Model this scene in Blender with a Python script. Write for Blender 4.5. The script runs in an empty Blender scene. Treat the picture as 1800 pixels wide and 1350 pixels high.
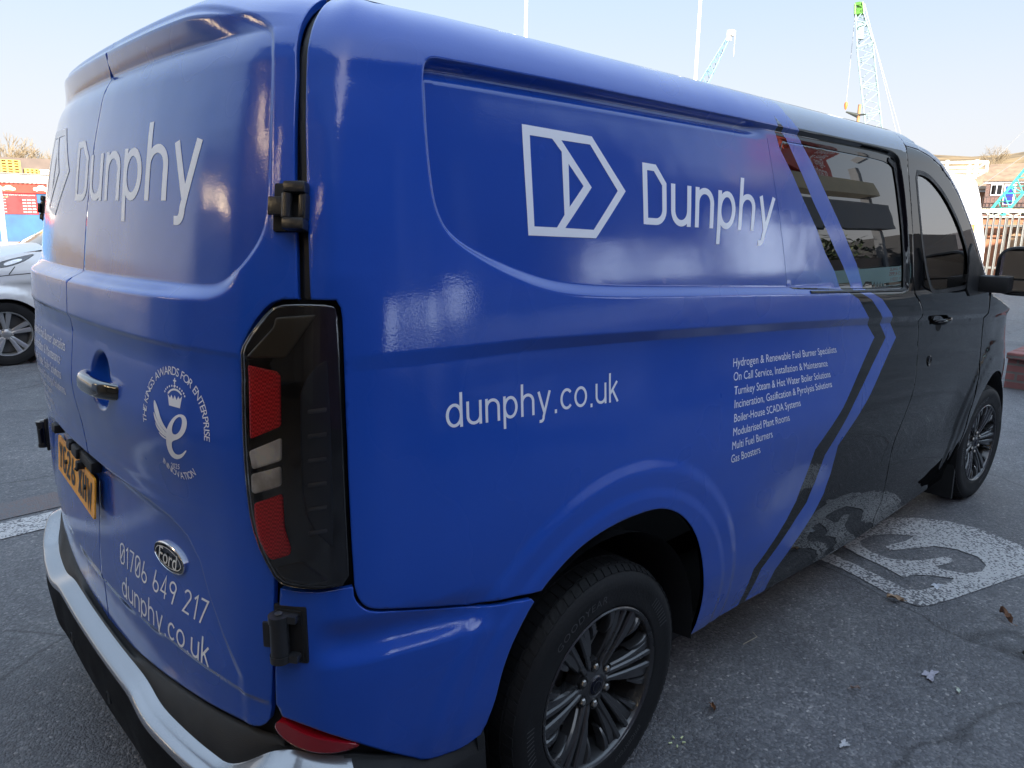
import bpy, bmesh, math, random
import numpy as np
from mathutils import Matrix, Vector
from mathutils.geometry import delaunay_2d_cdt
SC=bpy.context.scene
# ---------------------------------------------------------------- camera (x = along the van towards its nose, y = to its left, z = up)
CR=[[0.7278817211313577,-0.6855489566571551,0.0145199197359492],[-0.13763807611555953,-0.16681599572812478,-0.9763340532688807],[0.6717469464359772,0.7086572172746991,-0.2157799535601486]]
CC=(-0.47300452,-2.07312446,1.58434319)
cd=bpy.data.cameras.new('camera'); cam=bpy.data.objects.new('camera',cd); SC.collection.objects.link(cam)
cd.sensor_width=36; cd.lens=25.5548; cd.clip_start=.05; cd.clip_end=3000
_m=Matrix(((CR[0][0],-CR[1][0],-CR[2][0]),(CR[0][1],-CR[1][1],-CR[2][1]),(CR[0][2],-CR[1][2],-CR[2][2])))
cam.matrix_world=Matrix.Translation(CC) @ _m.to_4x4()
SC.camera=cam
# ---------------------------------------------------------------- sky, sun, exposure
SUN=Vector((-.50,-.80,.36)).normalized()
W=bpy.data.worlds.new('World'); SC.world=W; W.use_nodes=True
nt=W.node_tree; bg=nt.nodes['Background']; sky=nt.nodes.new('ShaderNodeTexSky'); sky.sky_type='NISHITA'; sky.sun_disc=False
sky.sun_elevation=math.asin(SUN.z); sky.sun_rotation=math.atan2(SUN.x,SUN.y); sky.air_density=.6; sky.dust_density=4.5; sky.ozone_density=1.0
# pale winter haze at the horizon, carried overhead to brighten the shade
_tc=nt.nodes.new('ShaderNodeTexCoord'); _sx=nt.nodes.new('ShaderNodeSeparateXYZ'); _mr=nt.nodes.new('ShaderNodeMapRange'); _mx=nt.nodes.new('ShaderNodeMix'); _mx.data_type='RGBA'; _mr.interpolation_type='SMOOTHSTEP'
_mr.inputs[1].default_value=0; _mr.inputs[2].default_value=.50; _mr.inputs[3].default_value=.95; _mr.inputs[4].default_value=.85
nt.links.new(_tc.outputs['Generated'],_sx.inputs[0]); nt.links.new(_sx.outputs[2],_mr.inputs[0]); nt.links.new(_mr.outputs[0],_mx.inputs[0]); nt.links.new(sky.outputs[0],_mx.inputs[6]); _m3=nt.nodes.new('ShaderNodeMapRange'); _m3.interpolation_type='SMOOTHSTEP'; _m3.inputs[1].default_value=.03; _m3.inputs[2].default_value=.36; nt.links.new(_sx.outputs[2],_m3.inputs[0])
_hz=nt.nodes.new('ShaderNodeMix'); _hz.data_type='RGBA'; nt.links.new(_m3.outputs[0],_hz.inputs[0]); _hz.inputs[6].default_value=(1.55,1.54,1.56,1); _hz.inputs[7].default_value=(1.00,1.27,1.56,1); nt.links.new(_hz.outputs[2],_mx.inputs[7])
# unseen zenith brightened, an added fill for the shaded van and ground
_m2=nt.nodes.new('ShaderNodeMapRange'); _m2.interpolation_type='SMOOTHSTEP'; _m2.inputs[1].default_value=.30; _m2.inputs[2].default_value=.85; _m2.inputs[3].default_value=1; _m2.inputs[4].default_value=2.1; nt.links.new(_sx.outputs[2],_m2.inputs[0])
_vm=nt.nodes.new('ShaderNodeVectorMath'); _vm.operation='SCALE'; nt.links.new(_mx.outputs[2],_vm.inputs[0]); nt.links.new(_m2.outputs[0],_vm.inputs['Scale'])
nt.links.new(_vm.outputs[0],bg.inputs[0]); bg.inputs[1].default_value=.15
sl=bpy.data.lights.new('sun','SUN'); sun=bpy.data.objects.new('sun',sl); SC.collection.objects.link(sun)
sl.energy=4.5; sl.angle=math.radians(.5); sl.color=(1,.93,.82); sun.rotation_euler=(-SUN).to_track_quat('-Z','Y').to_euler()
SC.view_settings.view_transform='Standard'; SC.view_settings.look='None'; SC.view_settings.gamma=1; SC.view_settings.use_curve_mapping=False
SC.view_settings.exposure=2.0
try: SC.cycles.max_bounces=8; SC.cycles.transparent_max_bounces=16; SC.cycles.sample_clamp_indirect=6
except Exception: pass
# ---------------------------------------------------------------- materials
def nodes(name):
    m=bpy.data.materials.new(name); m.use_nodes=True; t=m.node_tree; return m,t,t.nodes['Principled BSDF']
def mat(name,col,rough=.5,metal=0,spec=.5,coat=0,bump=None,var=None,coords='Object',emit=None,trans=0,ior=1.5):
    """col linear rgb; bump=(scale,strength,detail); var=(scale,amount) tints the colour; all procedural"""
    m,t,b=nodes(name); N=t.nodes; L=t.links
    b.inputs['Base Color'].default_value=(*col,1); b.inputs['Roughness'].default_value=rough; b.inputs['Metallic'].default_value=metal
    b.inputs['Specular IOR Level'].default_value=spec; b.inputs['Coat Weight'].default_value=coat; b.inputs['Coat Roughness'].default_value=.02
    b.inputs['Transmission Weight'].default_value=trans; b.inputs['IOR'].default_value=ior
    tc=N.new('ShaderNodeTexCoord')
    if var:
        n=N.new('ShaderNodeTexNoise'); n.inputs['Scale'].default_value=var[0]; n.inputs['Detail'].default_value=6; L.new(tc.outputs[coords],n.inputs['Vector'])
        r=N.new('ShaderNodeMapRange'); r.inputs[1].default_value=.3; r.inputs[2].default_value=.7; r.inputs[3].default_value=1-var[1]; r.inputs[4].default_value=1+var[1]; L.new(n.outputs['Fac'],r.inputs[0])
        mx=N.new('ShaderNodeVectorMath'); mx.operation='SCALE'; mx.inputs[0].default_value=col; L.new(r.outputs[0],mx.inputs['Scale']); L.new(mx.outputs[0],b.inputs['Base Color'])
        r2=N.new('ShaderNodeMapRange'); r2.inputs[1].default_value=.3; r2.inputs[2].default_value=.7; r2.inputs[3].default_value=max(0,rough-.12*min(1,rough*2)); r2.inputs[4].default_value=min(1,rough+.1*min(1,rough*2)); L.new(n.outputs['Fac'],r2.inputs[0]); L.new(r2.outputs[0],b.inputs['Roughness'])
    if bump:
        n=N.new('ShaderNodeTexNoise'); n.inputs['Scale'].default_value=bump[0]; n.inputs['Detail'].default_value=bump[2] if len(bump)>2 else 2; L.new(tc.outputs[coords],n.inputs['Vector'])
        bu=N.new('ShaderNodeBump'); bu.inputs['Strength'].default_value=bump[1]; bu.inputs['Distance'].default_value=.01; L.new(n.outputs['Fac'],bu.inputs['Height']); L.new(bu.outputs[0],b.inputs['Normal'])
        L.new(bu.outputs[0],b.inputs['Coat Normal'])
    if emit: b.inputs['Emission Color'].default_value=(*emit[0],1); b.inputs['Emission Strength'].default_value=emit[1]
    return m
M={}
# vinyl wrap: fine orange peel plus very slight long ripples
def wrapmat(name,col,rough):
    m=mat(name,col,rough,spec=.15,coat=1); t=m.node_tree;N=t.nodes;L=t.links;b=N['Principled BSDF']
    tc=N.new('ShaderNodeTexCoord'); a=N.new('ShaderNodeTexNoise'); a.inputs['Scale'].default_value=260; a.inputs['Detail'].default_value=2
    c=N.new('ShaderNodeTexNoise'); c.inputs['Scale'].default_value=9; c.inputs['Detail'].default_value=1
    L.new(tc.outputs['Object'],a.inputs['Vector']); L.new(tc.outputs['Object'],c.inputs['Vector'])
    b1=N.new('ShaderNodeBump'); b1.inputs['Strength'].default_value=.10; b1.inputs['Distance'].default_value=.0016
    b2=N.new('ShaderNodeBump'); b2.inputs['Strength'].default_value=.10; b2.inputs['Distance'].default_value=.010
    L.new(c.outputs['Fac'],b2.inputs['Height']); L.new(a.outputs['Fac'],b1.inputs['Height']); L.new(b2.outputs[0],b1.inputs['Normal'])
    L.new(b1.outputs[0],b.inputs['Normal']); L.new(b1.outputs[0],b.inputs['Coat Normal']); b.inputs['Coat Roughness'].default_value=.025
    # faint dust
    n=N.new('ShaderNodeTexNoise'); n.inputs['Scale'].default_value=3.5; n.inputs['Detail'].default_value=2; L.new(tc.outputs['Object'],n.inputs['Vector'])
    mr=N.new('ShaderNodeMapRange'); mr.inputs[1].default_value=.35; mr.inputs[2].default_value=.75; mr.inputs[3].default_value=rough*.8; mr.inputs[4].default_value=rough*1.5; L.new(n.outputs['Fac'],mr.inputs[0]); L.new(mr.outputs[0],b.inputs['Roughness'])
    return m
M['wrap']=wrapmat('blue_vinyl_wrap',(.009,.070,.43),.30)
M['wrap2']=wrapmat('blue_stripe_vinyl',(.010,.072,.42),.30)
M['wrapdark']=wrapmat('blue_film_on_glass',(.0075,.061,.375),.22)
M['roofsheen']=mat('black_roof_sky_sheen',(.035,.065,.17),.10,coat=1,bump=(6,.06,1))  # black roof and pillar, blue sky reflection painted into the colour
M['blackpaint']=mat('gloss_black_paint',(.0015,.0018,.0025),.02,coat=0,spec=.35,bump=(5,.04,1))
M['blackglass']=mat('privacy_glass',(.002,.0025,.003),.01,coat=0,spec=.8,ior=1.6)
M['vinyl']=mat('pale_vinyl_lettering',(.80,.82,.90),.35,coat=.2)
M['rubber']=mat('black_rubber',(.008,.008,.009),.55,var=(20,.3))
M['plastic']=mat('textured_black_plastic',(.014,.015,.017),.48,spec=.3,bump=(600,.25,3),var=(8,.15))
M['gapdark']=mat('dark_gap',(.002,.002,.003),.8)
M['hinge']=mat('satin_black_hinge',(.018,.019,.022),.28,coat=.15,bump=(300,.06))
M['bumper']=mat('metallic_grey_paint',(.25,.26,.285),.20,metal=.65,coat=1,bump=(6,.06,1),var=(900,.12))
M['chrome']=mat('polished_black_chrome',(.10,.105,.11),.06,metal=.9,coat=1)
M['alloy']=mat('dark_grey_alloy',(.050,.052,.057),.28,metal=.5,coat=.6,var=(5,.1))
M['steel']=mat('dull_steel',(.35,.34,.33),.35,metal=.9,var=(30,.25))
M['tyre']=mat('tyre_rubber',(.010,.0105,.012),.62,spec=.25,bump=(120,.12,3),var=(7,.35))
M['lens_red']=mat('red_lamp_lens',(.24,.004,.010),.08,coat=1,var=(4,.25))
M['lens_clear']=mat('clear_lamp_lens',(.86,.91,1.0),.30,var=(30,.3))
M['lampblack']=mat('smoked_lamp_cover',(.004,.0045,.007),.03,coat=1)
M['lampgrey']=mat('smoked_grey_lens',(.022,.028,.038),.10,coat=1)
M['amberplate']=mat('yellow_reflective_plate',(.95,.42,.03),.35,bump=(900,.05))
M['ink']=mat('black_lettering',(.01,.01,.012),.4)
M['white']=mat('white_paint',(.75,.75,.73),.5,var=(3,.06))
M['badge']=mat('dark_blue_enamel',(.003,.004,.012),.12,spec=.3)
M['silver']=mat('bright_silver',(.7,.71,.74),.12,metal=.9)
# ---------------------------------------------------------------- object helpers
COL=SC.collection
def link(name,me,parent=None,label=None,cat=None,group=None,kind=None):
    o=bpy.data.objects.new(name,me); COL.objects.link(o)
    if parent: o.parent=parent
    if label: o['label']=label
    if cat: o['category']=cat
    if group: o['group']=group
    if kind: o['kind']=kind
    return o
def thing(name,loc,label,cat,group=None,rz=0):
    o=link(name,None,None,label,cat,group); o.location=loc; o.rotation_euler=(0,0,rz); return o
def mesh(name,verts,faces,mats,mi=None,smooth=False):
    me=bpy.data.meshes.new(name); me.from_pydata([tuple(map(float,v)) for v in verts],[],[tuple(map(int,f)) for f in faces])
    for m in (mats if isinstance(mats,(list,tuple)) else [mats]): me.materials.append(m)
    if mi is not None: me.polygons.foreach_set('material_index',np.asarray(mi,np.int32))
    if smooth: me.polygons.foreach_set('use_smooth',[True]*len(me.polygons))
    me.update(); return me
class MB:
    """collects simple shapes into one mesh"""
    def __init__(s): s.v=[];s.f=[];s.m=[]
    def add(s,vs,fs,m=0):
        o=len(s.v); s.v+=[tuple(v) for v in vs]; s.f+=[tuple(i+o for i in f) for f in fs]; s.m+=[m]*len(fs)
    def box(s,c,d,m=0,fr=None,bev=0):
        """c centre, d full sizes, fr=(ex,ey,ez) frame"""
        hx,hy,hz=d[0]/2,d[1]/2,d[2]/2; ex,ey,ez=fr if fr is not None else ((1,0,0),(0,1,0),(0,0,1))
        ex,ey,ez,c=map(np.asarray,(ex,ey,ez,c))
        if bev<=0:
            P=[(sx*hx,sy*hy,sz*hz) for sz in (-1,1) for sy in (-1,1) for sx in (-1,1)]
            V=[c+p[0]*ex+p[1]*ey+p[2]*ez for p in P]
            s.add(V,[(0,2,3,1),(4,5,7,6),(0,1,5,4),(2,6,7,3),(0,4,6,2),(1,3,7,5)],m); return
        b=min(bev,hx*.99,hy*.99,hz*.99); bm=bmesh.new(); bmesh.ops.create_cube(bm,size=1)
        for v in bm.verts: v.co=Vector((v.co.x*2*hx,v.co.y*2*hy,v.co.z*2*hz))
        bmesh.ops.bevel(bm,geom=list(bm.edges),offset=b,segments=2,profile=.6,affect='EDGES')
        bm.verts.index_update()
        V=[c+v.co.x*ex+v.co.y*ey+v.co.z*ez for v in bm.verts]; Fs=[[v.index for v in f.verts] for f in bm.faces]; bm.free(); s.add(V,Fs,m)
    def tube(s,a,b,r,r2=None,n=12,m=0,caps=True):
        a=Vector(a);b=Vector(b);d=(b-a); 
        if d.length<1e-9: return
        q=d.to_track_quat('Z','Y'); r2=r if r2 is None else r2; V=[]
        for (p,rr) in ((a,r),(b,r2)):
            for i in range(n):
                t=2*math.pi*i/n; V.append(p+q@Vector((rr*math.cos(t),rr*math.sin(t),0)))
        Fs=[(i,(i+1)%n,n+(i+1)%n,n+i) for i in range(n)]
        if caps: Fs+=[tuple(range(n-1,-1,-1)),tuple(range(n,2*n))]
        s.add(V,Fs,m)
    def path(s,P,r,n=8,m=0):
        for i in range(len(P)-1): s.tube(P[i],P[i+1],r,n=n,m=m)
    def prism(s,poly,z0,z1,m=0,fr=None,o=(0,0,0)):
        """polygon in the frame's x,y extruded from z0 to z1"""
        ex,ey,ez=map(np.asarray,fr if fr is not None else ((1,0,0),(0,1,0),(0,0,1))); o=np.asarray(o,float); n=len(poly)
        V=[o+p[0]*ex+p[1]*ey+z0*ez for p in poly]+[o+p[0]*ex+p[1]*ey+z1*ez for p in poly]
        s.add(V,[tuple(range(n-1,-1,-1)),tuple(range(n,2*n))]+[(i,(i+1)%n,n+(i+1)%n,n+i) for i in range(n)],m)
    def lathe(s,prof,c,axis,n=48,m=0,ang=2*math.pi,closed=True):
        """prof=[(r,h)], revolved about axis through c"""
        q=Vector(axis).to_track_quat('Z','Y'); c=Vector(c); V=[];Fs=[]
        k=len(prof)
        for i in range(n if closed else n+1):
            t=ang*i/n; 
            for (r,h) in prof: V.append(c+q@Vector((r*math.cos(t),r*math.sin(t),h)))
        for i in range(n):
            j=(i+1)%n if closed else i+1
            for a in range(k-1): Fs.append((i*k+a,j*k+a,j*k+a+1,i*k+a+1))
        s.add(V,Fs,m)
    def obj(s,name,mats,parent=None,smooth=False,sharp=None,**kw):
        me=mesh(name,s.v,s.f,mats,s.m,smooth)
        bm=bmesh.new(); bm.from_mesh(me); bmesh.ops.recalc_face_normals(bm,faces=bm.faces); bm.to_mesh(me); bm.free()
        if smooth:
            a=math.radians(35 if sharp is None else sharp); bm=bmesh.new(); bm.from_mesh(me); bmesh.ops.remove_doubles(bm,verts=bm.verts,dist=1e-5)
            for e in bm.edges: e.smooth=not(len(e.link_faces)==2 and e.calc_face_angle(0)>a)
            bm.to_mesh(me); bm.free()
        return link(name,me,parent,**kw)
# ---------------------------------------------------------------- panels cut out of the body surface
def roundpoly(P,r=.005,n=3):
    out=[]; P=np.asarray(P,float); m=len(P)
    for i in range(m):
        a=P[i-1];b=P[i];c=P[(i+1)%m]; la=np.linalg.norm(a-b);lc=np.linalg.norm(c-b); k=min(r,.42*la,.42*lc); p=b+(a-b)/la*k;q=b+(c-b)/lc*k
        for j in range(n+1): t=j/n; out.append(tuple((1-t)**2*p+2*t*(1-t)*b+t*t*q))
    return out
def dens(P,h,closed=True):
    out=[]; n=len(P)
    for i in range(n if closed else n-1):
        a=np.array(P[i],float);b=np.array(P[(i+1)%n],float); k=max(1,int(math.ceil(np.linalg.norm(b-a)/h)))
        for j in range(k): out.append(tuple(a+(b-a)*j/k))
    if not closed: out.append(tuple(P[-1]))
    return out
def offset_poly(P,d):
    """move a closed polygon inwards by d"""
    P=np.asarray(P,float); A=((P[:,0]*np.roll(P[:,1],-1)-np.roll(P[:,0],-1)*P[:,1]).sum()); sg=1 if A>0 else -1
    a=np.roll(P,1,0);b=np.roll(P,-1,0); e1=P-a;e2=b-P
    e1/=np.linalg.norm(e1,axis=1,keepdims=True)+1e-12; e2/=np.linalg.norm(e2,axis=1,keepdims=True)+1e-12
    n1=np.stack([-e1[:,1],e1[:,0]],1)*sg; n2=np.stack([-e2[:,1],e2[:,0]],1)*sg; m=n1+n2; m/=np.linalg.norm(m,axis=1,keepdims=True)+1e-12
    k=np.clip((m*n1).sum(1),.5,1)[:,None]; return P+m*d/k
def panel(name,poly,mats,parent,h=.02,holes=(),zones=(),lines=(),strips=(),off=0.,thick=.012,gap=.0014,Ff=None,roundedge=True,hole_gap=0.0,smooth_n=True,**kw):
    Ff=Ff or F
    poly=offset_poly(dens(poly,h),gap) if gap else np.array(dens(poly,h))
    hl=[offset_poly(dens(q,h),-hole_gap) if hole_gap else np.array(dens(q,h)) for q in holes]
    pts=[];edges=[]
    def loop(P,closed=True):
        o=len(pts); n=len(P); pts.extend([tuple(p) for p in P]); edges.extend([(o+i,o+(i+1)%n) for i in range(n if closed else n-1)]); return (o,n)
    rings=[loop(poly)]+[loop(q) for q in hl]
    if roundedge: pts.extend([tuple(p) for p in offset_poly(poly,.004)])
    allp=[poly]+hl
    for ln in lines: loop(dens(ln,h),False)
    for st,*ww_ in strips:
        w=ww_[0]; w0,w1=(ww_ if len(ww_)>1 else (-w,w))         # refinement along a feature line: rows on both sides
        S=np.array(dens(st,h*.8,False)); t=np.gradient(S,axis=0); t/=np.linalg.norm(t,axis=1,keepdims=True)+1e-9; n=np.stack([-t[:,1],t[:,0]],1)
        cl=np.linalg.norm(S[0]-S[-1])<h
        for k in np.linspace(w0,w1,max(5,int(round((w1-w0)/.0035)))):
            R_=S+n*k
            if k!=0: # drop rows that fold over themselves in tight corners
                d_=np.sqrt(((R_[:,None]-S[None])**2).sum(-1)).min(1); R_=R_[d_>abs(k)*.93]
            if len(R_)>2:
                o=len(pts); pts.extend([tuple(p) for p in R_]); edges.extend([(o+i,o+i+1) for i in range(len(R_)-1) if np.linalg.norm(R_[i+1]-R_[i])<h*2])
    lo=poly.min(0);hi=poly.max(0); gx,gy=np.meshgrid(np.arange(lo[0]+h/2,hi[0],h),np.arange(lo[1]+h/2,hi[1],h)); gx=gx.ravel();gy=gy.ravel(); gx=gx+((np.round(gy/h)%2)*h*.5)
    pts.extend(zip(gx.tolist(),gy.tolist()))
    A=np.array(pts); fixed=sum(n for _,n in rings)
    d=sdist(A[:,0],A[:,1],poly); keep=d<(-.25*h if not roundedge else -.0035)
    for q in hl: keep&=sdist(A[:,0],A[:,1],q)>.25*h
    keep[:fixed]=True
    for ln in lines: pass
    # line points: keep if inside
    idx=-np.ones(len(A),int); idx[keep]=np.arange(keep.sum())
    E=[(int(idx[a]),int(idx[b])) for a,b in edges if idx[a]>=0 and idx[b]>=0]
    V,_,T,_,_,_=delaunay_2d_cdt([Vector(p) for p in A[keep].tolist()],E,[],0,1e-6)
    V=np.array([tuple(p) for p in V]); T=np.array([t for t in T if len(t)==3])
    c=V[T].mean(1); ok=sdist(c[:,0],c[:,1],poly)<0
    for q in hl: ok&=sdist(c[:,0],c[:,1],q)>0
    T=T[ok]; c=c[ok]; mi=np.zeros(len(T),int)
    for zp,zi in zones: mi[sdist(c[:,0],c[:,1],zp)<0]=zi
    P=Ff(V[:,0],V[:,1],off); 
    e=.0025; a_=Ff(V[:,0]+e,V[:,1],off)-Ff(V[:,0]-e,V[:,1],off); b_=Ff(V[:,0],V[:,1]+e,off)-Ff(V[:,0],V[:,1]-e,off); Nn=np.cross(a_,b_); Nn/=np.linalg.norm(Nn,axis=1,keepdims=True)+1e-12
    Fa=T.tolist(); Pl=P.tolist(); Nl=Nn.tolist(); mi=mi.tolist()
    # rim turned inwards along every edge
    for R in [poly]+hl:
        n=len(R); P0=Ff(R[:,0],R[:,1],off); P1=Ff(R[:,0],R[:,1],off-thick); nr=Ff(R[:,0],R[:,1],off+.01)-P0; nr/=np.linalg.norm(nr,axis=1,keepdims=True)+1e-12
        tg=np.roll(P0,-1,0)-np.roll(P0,1,0); tg/=np.linalg.norm(tg,axis=1,keepdims=True)+1e-12; on=np.cross(tg,nr)
        if R is poly:
            ar=(R[:,0]*np.roll(R[:,1],-1)-np.roll(R[:,0],-1)*R[:,1]).sum(); on*= 1 if ar>0 else -1
            if roundedge:
                dd=np.abs(V[:,None,0]-R[None,:,0])+np.abs(V[:,None,1]-R[None,:,1]) if len(V)*len(R)<4e7 else None
                if dd is not None:
                    j=dd.argmin(1); hit=dd.min(1)<1e-5
                    for q in np.nonzero(hit)[0]:
                        w=np.array(Nl[q])*.8+on[j[q]]*.6; Nl[q]=(w/np.linalg.norm(w)).tolist()
        else:
            ar=(R[:,0]*np.roll(R[:,1],-1)-np.roll(R[:,0],-1)*R[:,1]).sum(); on*= -1 if ar>0 else 1
        o=len(Pl); Pl+=P0.tolist()+P1.tolist(); Nl+=on.tolist()*2
        zi=[0]*n
        mid=(R+np.roll(R,-1,0))/2
        zz=np.zeros(n,int)
        for zp,zk in zones: zz[sdist(mid[:,0],mid[:,1],zp)<0]=zk
        for i in range(n):
            j=(i+1)%n; Fa.append((o+i,o+j,o+n+j,o+n+i)); mi.append(int(zz[i]))
    me=mesh(name,Pl,Fa,mats,mi,True)
    if smooth_n:
        try: me.normals_split_custom_set_from_vertices(Nl)
        except Exception as ex: print('normals',ex)
    return link(name,me,parent,**kw)
def poly_union(polys,lift):
    """flat polygons (may overlap) -> triangles of their union; lift maps Nx2 -> Nx3"""
    pts=[];E=[]
    for p in polys:
        o=len(pts); pts+=[Vector(q) for q in p]; E+=[(o+i,o+(i+1)%len(p)) for i in range(len(p))]
    V,_,T,_,_,_=delaunay_2d_cdt(pts,E,[],0,1e-6); V=np.array([tuple(v) for v in V]); T=np.array([t for t in T if len(t)==3]); c=V[T].mean(1); ok=np.zeros(len(T),bool)
    for p in polys:
        P=np.array(p); near=(c[:,0]>=P[:,0].min())&(c[:,0]<=P[:,0].max())&(c[:,1]>=P[:,1].min())&(c[:,1]<=P[:,1].max())&~ok
        if near.any(): k=np.nonzero(near)[0]; ok[k[sdist(c[k,0],c[k,1],P)<0]]=True
    return lift(V),T[ok].tolist()
def poly_holes(outer,holes,lift,h=None):
    pts=[Vector(q) for q in outer]; E=[(i,(i+1)%len(outer)) for i in range(len(outer))]
    for q in holes:
        o=len(pts); pts+=[Vector(x) for x in q]; E+=[(o+i,o+(i+1)%len(q)) for i in range(len(q))]
    if h:
        O=np.array(outer); gx,gy=np.meshgrid(np.arange(O[:,0].min(),O[:,0].max(),h),np.arange(O[:,1].min(),O[:,1].max(),h)); gx=gx.ravel();gy=gy.ravel()
        k=sdist(gx,gy,outer)<-h*.3
        for q in holes: k&=sdist(gx,gy,q)>h*.3
        pts+=[Vector((float(a),float(b))) for a,b in zip(gx[k],gy[k])]
    V,_,T,_,_,_=delaunay_2d_cdt(pts,E,[],0,1e-7); V=np.array([tuple(v) for v in V]); T=np.array([t for t in T if len(t)==3]); c=V[T].mean(1)
    ok=sdist(c[:,0],c[:,1],outer)<0
    for q in holes: ok&=sdist(c[:,0],c[:,1],q)>0
    return lift(V),T[ok].tolist()
# ---------------------------------------------------------------- stroke alphabet (x-height 1, capitals 1.38)
def arc(cx,cy,rx,ry,a0,a1,n=14): return [(cx+rx*math.cos(math.radians(a0+(a1-a0)*i/n)),cy+ry*math.sin(math.radians(a0+(a1-a0)*i/n))) for i in range(n+1)]
_w=.155; _b=.5-_w/2
GL={
 'n':([[(0,0),(0,1)],[(0,.60)]+arc(.30,.62,.30,.305,180,0)+[(.60,0)]],.60),
 'h':([[(0,0),(0,1.42)],[(0,.60)]+arc(.30,.62,.30,.305,180,0)+[(.60,0)]],.60),
 'u':([[(.60,1),(.60,0)],[(0,1)]+arc(.30,.38,.30,.305,180,360)+[(.60,.40)]],.60),
 'd':([[(.62,1.42),(.62,0)],arc(.31,.5,.31,_b,0,360,28)],.62),
 'p':([[(0,1),(0,-.40)],arc(.31,.5,.31,_b,0,360,28)],.62),
 'y':([[(0,1),(.32,.02)],[(.64,1),(.27,-.12)]+arc(.14,-.12,.13,.21,-20,-90,5)+[(.03,-.33)]],.64),
 'c':([arc(.32,.5,.32,_b,42,318,24)],.55),
 'o':([arc(.34,.5,.34,_b,0,360,28)],.68),
 'k':([[(0,0),(0,1.42)],[(.50,1),(.02,.42)],[(.18,.60),(.54,0)]],.54),
 '.':([[(.04,-_w/2),(.04,_w/2+.02)]],.08),
 '0':([[(0,.35)]+arc(.29,.33,.29,.255,180,360)+[(.58,1.05)]+arc(.29,1.05,.29,.255,0,180)+[(0,.35)],[(.10,.35),(.48,1.03)]],.58),
 '1':([[(0,1.08),(.22,1.30),(.22,0)]],.22),
 '2':([arc(.27,1.02,.27,.28,165,-30)+[(.0,.075),(.58,.075)]],.58),
 '4':([[(.44,0),(.44,1.30),(0,.36),(.60,.36)]],.60),
 '6':([arc(.29,.37,.29,.295,0,360,24),[(.03,.45),(.22,1.32)]],.58),
 '9':([arc(.29,.95,.29,.295,0,360,24),[(.55,.88),(.34,0)]],.58),
 '7':([[(0,1.30),(.54,1.30),(.18,0)]],.54),
 'D':([[(0,0),(0,1.30),(.34,1.30),(.66,.95),(.66,.36)]+arc(.36,.36,.30,.285,0,-90,8)+[(0,.075)]],.66),
 # number plate letters (blocky)
 'Y':([[(0,1.30),(.25,.62),(.50,1.30)],[(.25,.62),(.25,0)]],.5),
 'G':([arc(.26,.98,.26,.30,35,180,8)+arc(.26,.37,.26,.30,180,360,10)+[(.52,.62),(.30,.62)]],.52),
 'X':([[(0,0),(.5,1.30)],[(.5,0),(0,1.30)]],.5),
 'H':([[(0,0),(0,1.30)],[(.46,0),(.46,1.30)],[(0,.66),(.46,.66)]],.46),
 'W':([[(0,1.30),(.16,0),(.33,.9),(.50,0),(.66,1.30)]],.66),
}
def ribbon(P,w):
    """polyline -> quads with mitred joints"""
    P=np.array([p for i,p in enumerate(P) if i==0 or math.hypot(p[0]-P[i-1][0],p[1]-P[i-1][1])>1e-4],float); closed=np.linalg.norm(P[0]-P[-1])<1e-6
    if closed: P=P[:-1]
    n=len(P); t=(np.roll(P,-1,0)-P)
    if not closed: t[-1]=t[-2]
    t/=np.linalg.norm(t,axis=1,keepdims=True)+1e-12; tp=np.roll(t,1,0)
    if not closed: tp[0]=t[0]
    n1=np.stack([-t[:,1],t[:,0]],1);n0=np.stack([-tp[:,1],tp[:,0]],1); m=n0+n1; m/=np.linalg.norm(m,axis=1,keepdims=True)+1e-12; k=np.clip((m*n1).sum(1),.45,1)[:,None]
    A=P+m*w/2/k;B=P-m*w/2/k; Q=[]
    for i in range(n if closed else n-1):
        j=(i+1)%n; Q.append([tuple(A[i]),tuple(B[i]),tuple(B[j]),tuple(A[j])])
    return Q
def stroke_text(txt,w=_w,gap=.24,space=.55,slash0=True):
    x=w/2; Q=[]
    for ch in txt:
        if ch==' ': x+=space; continue
        st,adv=GL[ch]
        if ch=='0' and not slash0: st=st[:1]
        for P in st:
            for q in ribbon(P,w): Q.append([(a+x,b) for a,b in q])
        x+=adv+gap+w*.5
    return Q,x-gap-w*.5+w/2
def quadmap(q,Wd,y0,y1):
    tl,tr,br,bl=[np.array(p) for p in q]
    def f(V):
        a=(V[:,0]/Wd)[:,None]; b=((V[:,1]-y0)/(y1-y0))[:,None]
        return (bl*(1-a)+br*a)*(1-b)+(tl*(1-a)+tr*a)*b
    return f
def decal(name,polys,fm,parent,matl,off=.0008,**kw):
    # densify long edges so that the film follows the panel
    keep={}
    def lift(V):
        q=fm(V); keep['q']=q; return F(q[:,0],q[:,1],off)
    P,T=poly_union([dens(p,.25) if len(p)>2 else p for p in polys],lift)
    me=mesh(name,P,T,[matl],None,True); me.normals_split_custom_set_from_vertices(FN(keep['q'][:,0],keep['q'][:,1]).tolist())
    o=link(name,me,parent,**kw); return o
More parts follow.
